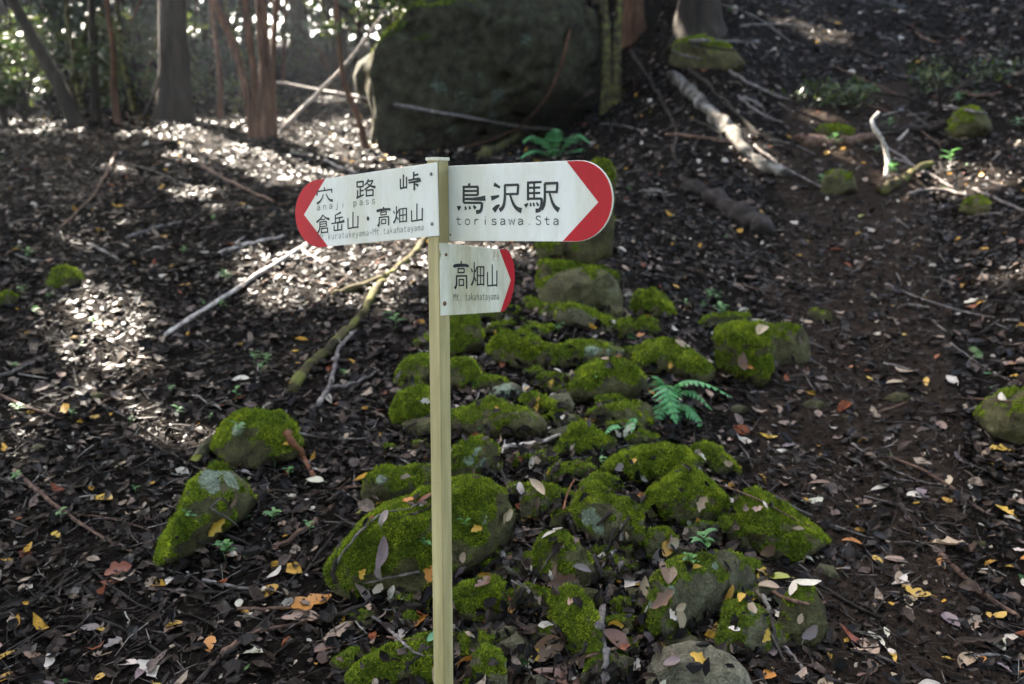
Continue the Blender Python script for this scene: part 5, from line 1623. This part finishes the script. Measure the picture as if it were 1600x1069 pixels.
t = stem_tree('dark leaning tree slanting up to the left', [([(126, 196, d), (100, 150, d), (60, 75, d), (18, 0, d), (-60, -140, d), (-200, -420, d)], .085, .05)], 'bark_dark', name='leaning_tree')
CANOPY.append((t, at(-200, -420, d)))
d = gh(150, 190)
t = stem_tree('thin dark sapling right of the leaning tree', [([(150, 190, d), (147, 100, d), (143, 0, d), (138, -300, d)], .055, .03)], 'bark_dark', name='sapling')
d = gh(184, 192)
stem_tree('thin brownish sapling between the leaning tree and the cedar', [([(186, 192, d), (178, 140, d), (176, 70, d), (165, -20, d), (158, -260, d)], .042, .02)], 'bark_red', name='sapling')
d = gh(215, 180)
stem_tree('bent grey sapling beside the cedar', [([(216, 180, d + .4), (200, 130, d + .4), (188, 70, d + .4), (183, 0, d + .4), (176, -260, d + .5)], .05, .02)], 'bark_mossy', name='sapling')
d = gh(578, 232)
stem_tree('crooked dark sapling left of the great boulder', [([(577, 232, d), (560, 185, d), (540, 135, d), (532, 90, d), (526, 20, d + .1), (522, -60, d + .2), (520, -300, d + .3)], .035, .02)], 'bark_red', name='sapling')
d = gh(524, 112)
stem_tree('brown stem leaning left behind the pale pole', [([(524, 114, d), (490, 70, d), (450, 25, d), (424, 0, d), (360, -80, d), (250, -240, d)], .085, .05)], 'bark_red', name='leaning_tree')
d = gh(470, 112)
t = stem_tree('grey-purple straight tree farther back behind the stem clump', [([(470, 112, d), (467, 40, d), (462, -60, d), (458, -400, d), (456, -700, d)], .24, .14)], 'bark_dark', name='cedar_tree', flare=0.3)
CANOPY.append((t, at(457, -620, d)))
# right of the great boulder
d = gh(955, 168)
t = stem_tree('pair of slim mossy stems right of the great boulder', [([(948, 166, d), (948, 100, d), (942, 0, d), (930, -160, d), (910, -420, d)], .075, .04), ([(962, 168, d), (963, 90, d), (968, 0, d), (978, -160, d), (1000, -420, d)], .065, .035)], 'bark_mossy', name='twin_stemmed_tree')
CANOPY.append((t, at(950, -420, d)))
d = gh(1095, 60)
t = stem_tree('thick tree with flared roots at the top of the slope', [([(1094, 62, d), (1093, 20, d), (1092, -60, d), (1090, -300, d), (1088, -640, d)], .26, .16)], 'bark_dark', flare=0.8, name='cedar_tree')
CANOPY.append((t, at(1089, -600, d)))
d = gh(995, 60)
t = stem_tree('brown tree trunk just right of the great boulder top', [([(992, 62, d), (990, 20, d), (990, -60, d), (992, -300, d), (994, -560, d)], .16, .1)], 'bark_red', flare=0.7, name='tree')
CANOPY.append((t, at(993, -520, d)))
# trees that stand outside the picture and shade it
for (x, y, h, r, lb) in ((-9.5, 11.0, 10.5, .2, 'tall tree standing left of the slope'), (-11, 17.5, 12, .22, 'tall tree standing farther up left of the slope'),
                         (-6.0, 21, 12, .2, 'tall tree upslope behind the cedar'), (1.5, 23, 13, .24, 'tall tree upslope behind the great boulder'), (5.5, 20, 13, .22, 'tall tree on the right hillside'), (-2.5, 29, 13, .24, 'tall tree far upslope behind the boulder')):
    z = float(H(x, y))
    e = empty('tree', (x, y, z)); tag(e, lb, 'tree')
    P = [Vector((x, y, z - .2)), Vector((x + .1, y, z + h * .3)), Vector((x - .05, y + .1, z + h * .65)), Vector((x, y, z + h))]
    link('trunk', trunk_mesh(P, [r, r * .85, r * .65, r * .4], 10, .5, x, Vector((x, y, z))), e, M['bark_dark'])
    CANOPY.append((e, Vector((x, y, z + h))))

for k, (x, y, h) in enumerate(((-7, -5, 11), (-2.5, -8, 12), (2.5, -8.5, 12), (7.5, -5, 11), (0, -14, 13), (-8, -13, 13), (8, -13, 13))):  # unseen trees added behind the camera to block low sky and deepen gaps
    z = float(H(x, y))
    e = empty('tree', (x, y, z)); tag(e, 'unseen leafy tree added across from the board faces to block low sky', 'tree', 'added trees blocking the low sky')
    P = [Vector((x, y, z - .2)), Vector((x + .1, y, z + h * .3)), Vector((x - .05, y + .1, z + h * .65)), Vector((x, y, z + h))]
    link('trunk', trunk_mesh(P, [.2, .17, .13, .06], 10, .5, x, Vector((x, y, z))), e, M['bark_dark'])
    rg = np.random.default_rng(600 + k)
    u = rg.normal(0, 1, (1700, 3)); u /= np.linalg.norm(u, axis=1)[:, None]
    pts = u * (rg.random(1700) ** .4)[:, None] * np.array([2.8, 2.8, h * .46]) + np.array([0, 0, h * .58])
    link('crown', leaf_cloud(pts, .5, rg, None, squash=1.2), e, M['leaf_canopy'])

for k, (x, y, h, lb) in enumerate(((6.2, 4.6, 11, 'broad unseen tree added for shade on the bank right of the path'), (7.6, 8.6, 11, 'broad unseen tree added for shade higher on the right bank'), (8.2, 12.8, 11, 'broad unseen tree added for shade at the top of the right bank'), (5.2, 0.6, 11, 'broad unseen tree added for shade by the lower end of the path'),
                                  (-6.8, 3.4, 11, 'broad unseen tree added for shade at the left foot of the slope'), (-6.0, -0.6, 11, 'broad unseen tree added for shade below the left foot of the slope'), (-9.2, 7.6, 10, 'broad unseen tree added for shade left of the slope'))):  # out-of-view trees added to cut sky light and darken both sides
    z = float(H(x, y))
    e = empty('tree', (x, y, z)); tag(e, lb, 'tree')
    P = [Vector((x, y, z - .2)), Vector((x + .1, y, z + h * .3)), Vector((x - .05, y + .1, z + h * .65)), Vector((x, y, z + h))]
    link('trunk', trunk_mesh(P, [.2, .17, .13, .06], 10, .5, x, Vector((x, y, z))), e, M['bark_dark'])
    rg = np.random.default_rng(700 + k)
    u = rg.normal(0, 1, (2600, 3)); u /= np.linalg.norm(u, axis=1)[:, None]
    pts = u * (rg.random(2600) ** .4)[:, None] * np.array([3.3, 3.3, h * .36]) + np.array([0, 0, h * .68])
    link('crown', leaf_cloud(pts, .5, rg, None, squash=1.2), e, M['leaf_canopy'])

# sunny openings of the canopy, given where their light falls (photograph pixels: x, y, rx, ry)
OPEN = [(345, 208, 120, 24), (560, 225, 130, 42), (470, 262, 90, 24), (330, 240, 60, 14), (560, 430, 95, 50), (455, 440, 60, 50), (620, 395, 60, 32), (150, 505, 65, 42), (95, 530, 35, 25),
        (120, 620, 25, 22), (265, 680, 22, 10), (60, 720, 26, 9), (235, 950, 42, 13), (500, 960, 20, 10), (300, 300, 25, 8), (180, 560, 30, 14),
        (1262, 38, 60, 10), (1305, 60, 35, 8), (1120, 55, 30, 9), (1180, 235, 42, 28), (1195, 270, 30, 14), (1330, 248, 30, 8), (1265, 178, 18, 6), (1480, 280, 110, 30), (1565, 262, 70, 34),
        (1320, 540, 40, 10), (1590, 440, 20, 12), (490, 395, 40, 16), (700, 375, 60, 10), (795, 385, 50, 10), (1385, 220, 12, 30), (1410, 290, 30, 14), (540, 150, 60, 12), (60, 190, 40, 8), (1290, 200, 30, 8)]

frs = random.Random(3)
OPEN += [(frs.uniform(0, 640), frs.uniform(230, 760), frs.uniform(3, 14), frs.uniform(2, 6)) for _ in range(46)]
OPEN += [(frs.uniform(1050, 1600), frs.uniform(10, 620), frs.uniform(3, 16), frs.uniform(2, 5)) for _ in range(34)]
d_bo = gh(600, 236)
OPEN_AIR = [(575, 130, d_bo + .2, .35), (600, 60, d_bo + .3, .45), (640, 20, d_bo + .4, .4), (700, -20, d_bo + .4, .3), (500, 140, d_bo, .35), (850, 405, 6.2, .14), (843, 430, 6.2, .10), (40, 150, 12, .5), (215, 110, 12.2, .45), (640, -10, d_bo + 1.2, .5)]

rng = np.random.default_rng(77)
NC = 430000
cz = rng.uniform(9.5, 13.0, NC)
cx = rng.uniform(-17, 7, NC); cy = rng.uniform(1.0, 46, NC)
C = np.stack([cx, cy, cz], -1)
S = np.array(SUN)
# where the shadow of each spray falls
tt = (C[:, 2] - 1.5) / S[2]
for _ in range(12):
    Gx = C[:, 0] - S[0] * tt; Gy = C[:, 1] - S[1] * tt
    tt = tt + 0.6 * ((C[:, 2] - H(Gx, Gy)) / S[2] - tt)
Gx = C[:, 0] - S[0] * tt; Gy = C[:, 1] - S[1] * tt; Gz = H(Gx, Gy)
vx, vy, vz = Gx - CAM.x, Gy - CAM.y, Gz - CAM.z
zz = vy * FWD.y + vz * FWD.z
zz = np.where(zz < 0.3, 0.3, zz)
PX = CX + FPX * vx / zz; PY = CY - FPX * (vy * UPV.y + vz * UPV.z) / zz
best = np.full(NC, 9.0)
for (ox, oy, rx, ry) in OPEN:
    p0, d0 = ground_hit(ox, oy); pa, da = ground_hit(ox, oy + ry); pb, db = ground_hit(ox, oy - ry)
    if p0 is None or pb is None or db - da > 9: continue
    wa = rx * d0 / FPX + (0.17 if rx > 17 else 0.10); wb = abs(pb.y - pa.y) / 2 + (0.15 if rx > 17 else 0.09); cyy = (pa.y + pb.y) / 2
    best = np.minimum(best, ((Gx - p0.x - (Gy - cyy) * p0.x / p0.y) / wa) ** 2 + ((Gy - cyy) / wb) ** 2)
for (ox, oy, od, orad) in OPEN_AIR:
    p0 = at(ox, oy, od)
    q0 = p0
    for _ in range(30):
        q0 = q0 - SUN * (q0.z - float(H(q0.x, q0.y))) * 0.6
    best = np.minimum(best, (np.hypot(Gx - q0.x, Gy - q0.y) / (orad + 0.15)) ** 2)
keep = best > 0.9 + 0.35 * rng.random(NC)
# looser foliage over the far left, dense over the stones and the right
left = (PX < 640) & (PY < 760)
keep &= ~(left & (rng.random(NC) < 0.30))
keep &= (Gy > -1.5) & (Gy < 34) & (np.abs(Gx) < 0.62 * np.maximum(Gy, 0) + 3.0)
C = C[keep]
tops = np.array([t[1][:] for t in CANOPY])
near = ((C[:, None, :2] - tops[None, :, :2]) ** 2).sum(-1).argmin(1)
for k, (e, top) in enumerate(CANOPY):
    Ck = C[near == k]
    if len(Ck) < 20: continue
    o = link('crown', leaf_cloud(Ck - np.array(e.location), 0.40, rng, None, squash=1.2), e, M['leaf_canopy'])
    # limbs that carry the sprays
    base = Vector(top)
    pick = Ck[rng.choice(len(Ck), min(9, len(Ck)), replace=False)]
    for q in pick:
        q = Vector(q)
        a0 = base - Vector((0, 0, rng.uniform(0.2, 1.5)))
        mid = a0.lerp(q, .5) + Vector((0, 0, .4))
        V, F_ = tube_data(catmull([a0, mid, q], 4), list(np.linspace(.07, .015, 9)), 6, .1)
        link('limb', py_mesh('limb', [v - e.location for v in V], F_, True), e, M['bark_dark'])

# ------------------------------------------------------------------ undergrowth and far wood
def shrub(label, px, py, width, height, nleaf, size, rs_seed, mat='leaf_shrub', group=None, depth=None):
    rg = np.random.default_rng(rs_seed)
    if depth is None:
        p, dd = ground_hit(px, py)
    else:
        p = at(px, py, depth)
    e = empty('shrub', p); tag(e, label, 'shrub', group)
    ncl = max(6, nleaf // 60)
    cc = rg.normal(0, 1, (ncl, 3)) * np.array([width * .32, width * .25, height * .26]) + np.array([0, 0, height * .58])
    cc[:, 2] = np.maximum(cc[:, 2], 0.08)
    which = rg.integers(0, ncl, nleaf)
    pts = cc[which] + rg.normal(0, 1, (nleaf, 3)) * np.array([1, 1, .6]) * width * .085
    link('foliage', leaf_cloud(pts, size, rg, None, 'foliage'), e, M[mat])
    for q in cc[: min(8, ncl)]:
        q = Vector(q)
        V, F_ = tube_data(catmull([Vector((0, 0, -.1)), Vector((q.x * .3, q.y * .3, q.z * .5)), q], 4), list(np.linspace(.02, .006, 9)), 5, .1)
        link('stem', py_mesh('stem', V, F_, True), e, M['bark_dark'])
    return e

rs = random.Random(9)
shrub('leafy shrub with sunlit yellow-green leaves at the left edge', 40, 190, 1.6, 1.7, 900, .11, 1)
shrub('yellow-leaved low bush in the sun at the far left', 10, 200, 0.9, 0.8, 500, .09, 2)
shrub('dark bush under the leaning tree', 85, 182, 1.4, 1.0, 700, .11, 3)
shrub('dark bush between the saplings and the cedar', 205, 172, 1.6, 1.3, 900, .10, 4)
shrub('low green bush right of the cedar foot', 335, 172, 1.5, 0.7, 700, .10, 5)
shrub('bush behind the stem clump', 440, 130, 1.8, 1.2, 800, .11, 6)
d_b = gh(600, 236)
shrub('sunlit leafy sprigs on the shoulder of the great boulder', 610, 60, 1.0, 0.75, 420, .09, 7, depth=d_b + .35)
shrub('hanging bright leaves above the great boulder', 560, 30, 0.9, 0.9, 350, .09, 8, depth=d_b + .9)
shrub('small green shrub beside the curved white branch', 1330, 170, .7, .3, 160, .08, 10)
shrub('low green plant by the brown log', 1270, 165, .6, .25, 120, .08, 11)
shrub('tangled dark undergrowth on the right bank', 1470, 170, 1.3, .5, 400, .07, 12)
for i in range(16):
    x = rs.uniform(-60, 560); y = rs.uniform(95, 165)
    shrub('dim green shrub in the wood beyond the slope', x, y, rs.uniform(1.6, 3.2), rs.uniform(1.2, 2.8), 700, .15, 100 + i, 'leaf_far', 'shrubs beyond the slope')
for i in range(15):
    x = -20 + i * 40 + rs.uniform(-14, 14); y = rs.uniform(82, 128)
    p, dd = ground_hit(x, y)
    r_ = rs.uniform(.07, .2)
    ln = rs.uniform(-20, 20)
    e = stem_tree('slim dim trunk in the wood beyond the slope', [([(x, y, dd), (x + ln * .2, y - 80, dd), (x + ln * .6, -60, dd), (x + ln * 1.5, -420, dd)], r_, r_ * .6)], 'bark_dark', group='trunks beyond the slope')
    top = at(x + ln, -260, dd)
    rg = np.random.default_rng(300 + i)
    pts = np.array(top - e.location) + rg.normal(0, 1, (420, 3)) * np.array([1.3, 1.3, 2.0])
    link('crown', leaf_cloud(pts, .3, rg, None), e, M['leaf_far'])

for i in range(34):
    x = rs.uniform(-10, 620); y = rs.uniform(105, 196)
    p, dd = ground_hit(x, y)
    r_ = rs.uniform(.012, .035) * dd / 10
    ln = rs.gauss(0, 45); bw = rs.gauss(0, 18)
    stem_tree('thin dark sapling stem in the tangle beyond the slope', [([(x, y, dd), (x + ln * .3 + bw, y - 70, dd), (x + ln * .8, y - 170, dd + .2), (x + ln * 1.6, y - 360, dd + .3)], r_, r_ * .5)], rs.choice(('bark_dark', 'bark_dark', 'bark_red', 'bark_mossy')), group='thin stems beyond the slope', name='sapling', flare=.2)

# mass of foliage on the far hillside
rg = np.random.default_rng(900)
nf = 60000
clc = np.stack([rg.uniform(-46, 16, 700), rg.uniform(32, 70, 700), np.zeros(700)], -1)
clc[:, 2] = H(clc[:, 0], clc[:, 1]) + rg.uniform(0.3, 16, 700)
w_ = rg.integers(0, 700, nf)
pts = clc[w_] + rg.normal(0, 1, (nf, 3)) * np.array([1.5, 1.5, 1.1])
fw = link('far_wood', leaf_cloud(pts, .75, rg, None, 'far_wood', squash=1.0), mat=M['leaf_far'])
tag(fw, 'dim far wood closing the view behind the trunks', 'wood', kind='stuff')

# ------------------------------------------------------------------ haze in the air, also standing in for the backlight glare
def haze():
    m = bpy.data.materials.new('haze'); m.use_nodes = True
    N, L = m.node_tree.nodes, m.node_tree.links
    N.remove(N['Principled BSDF'])
    v = N.new('ShaderNodeVolumePrincipled')
    v.inputs['Color'].default_value = (0.80, 0.88, 1.0, 1)
    v.inputs['Density'].default_value = 0.0008
    v.inputs['Anisotropy'].default_value = 0.55
    L.new(v.outputs[0], N['Material Output'].inputs['Volume'])
    x0, x1, y0, y1, z0, z1 = -72, 72, -32, 112, -1.3, 60
    V = [(x, y, z) for z in (z0, z1) for y in (y0, y1) for x in (x0, x1)]
    me = py_mesh('haze', V, [(0, 2, 3, 1), (4, 5, 7, 6), (0, 1, 5, 4), (2, 6, 7, 3), (0, 4, 6, 2), (1, 3, 7, 5)])
    o = link('haze', me, mat=m)
    tag(o, 'thin bluish haze in the forest air, also hinting at backlight glare', 'haze', kind='stuff')
haze()
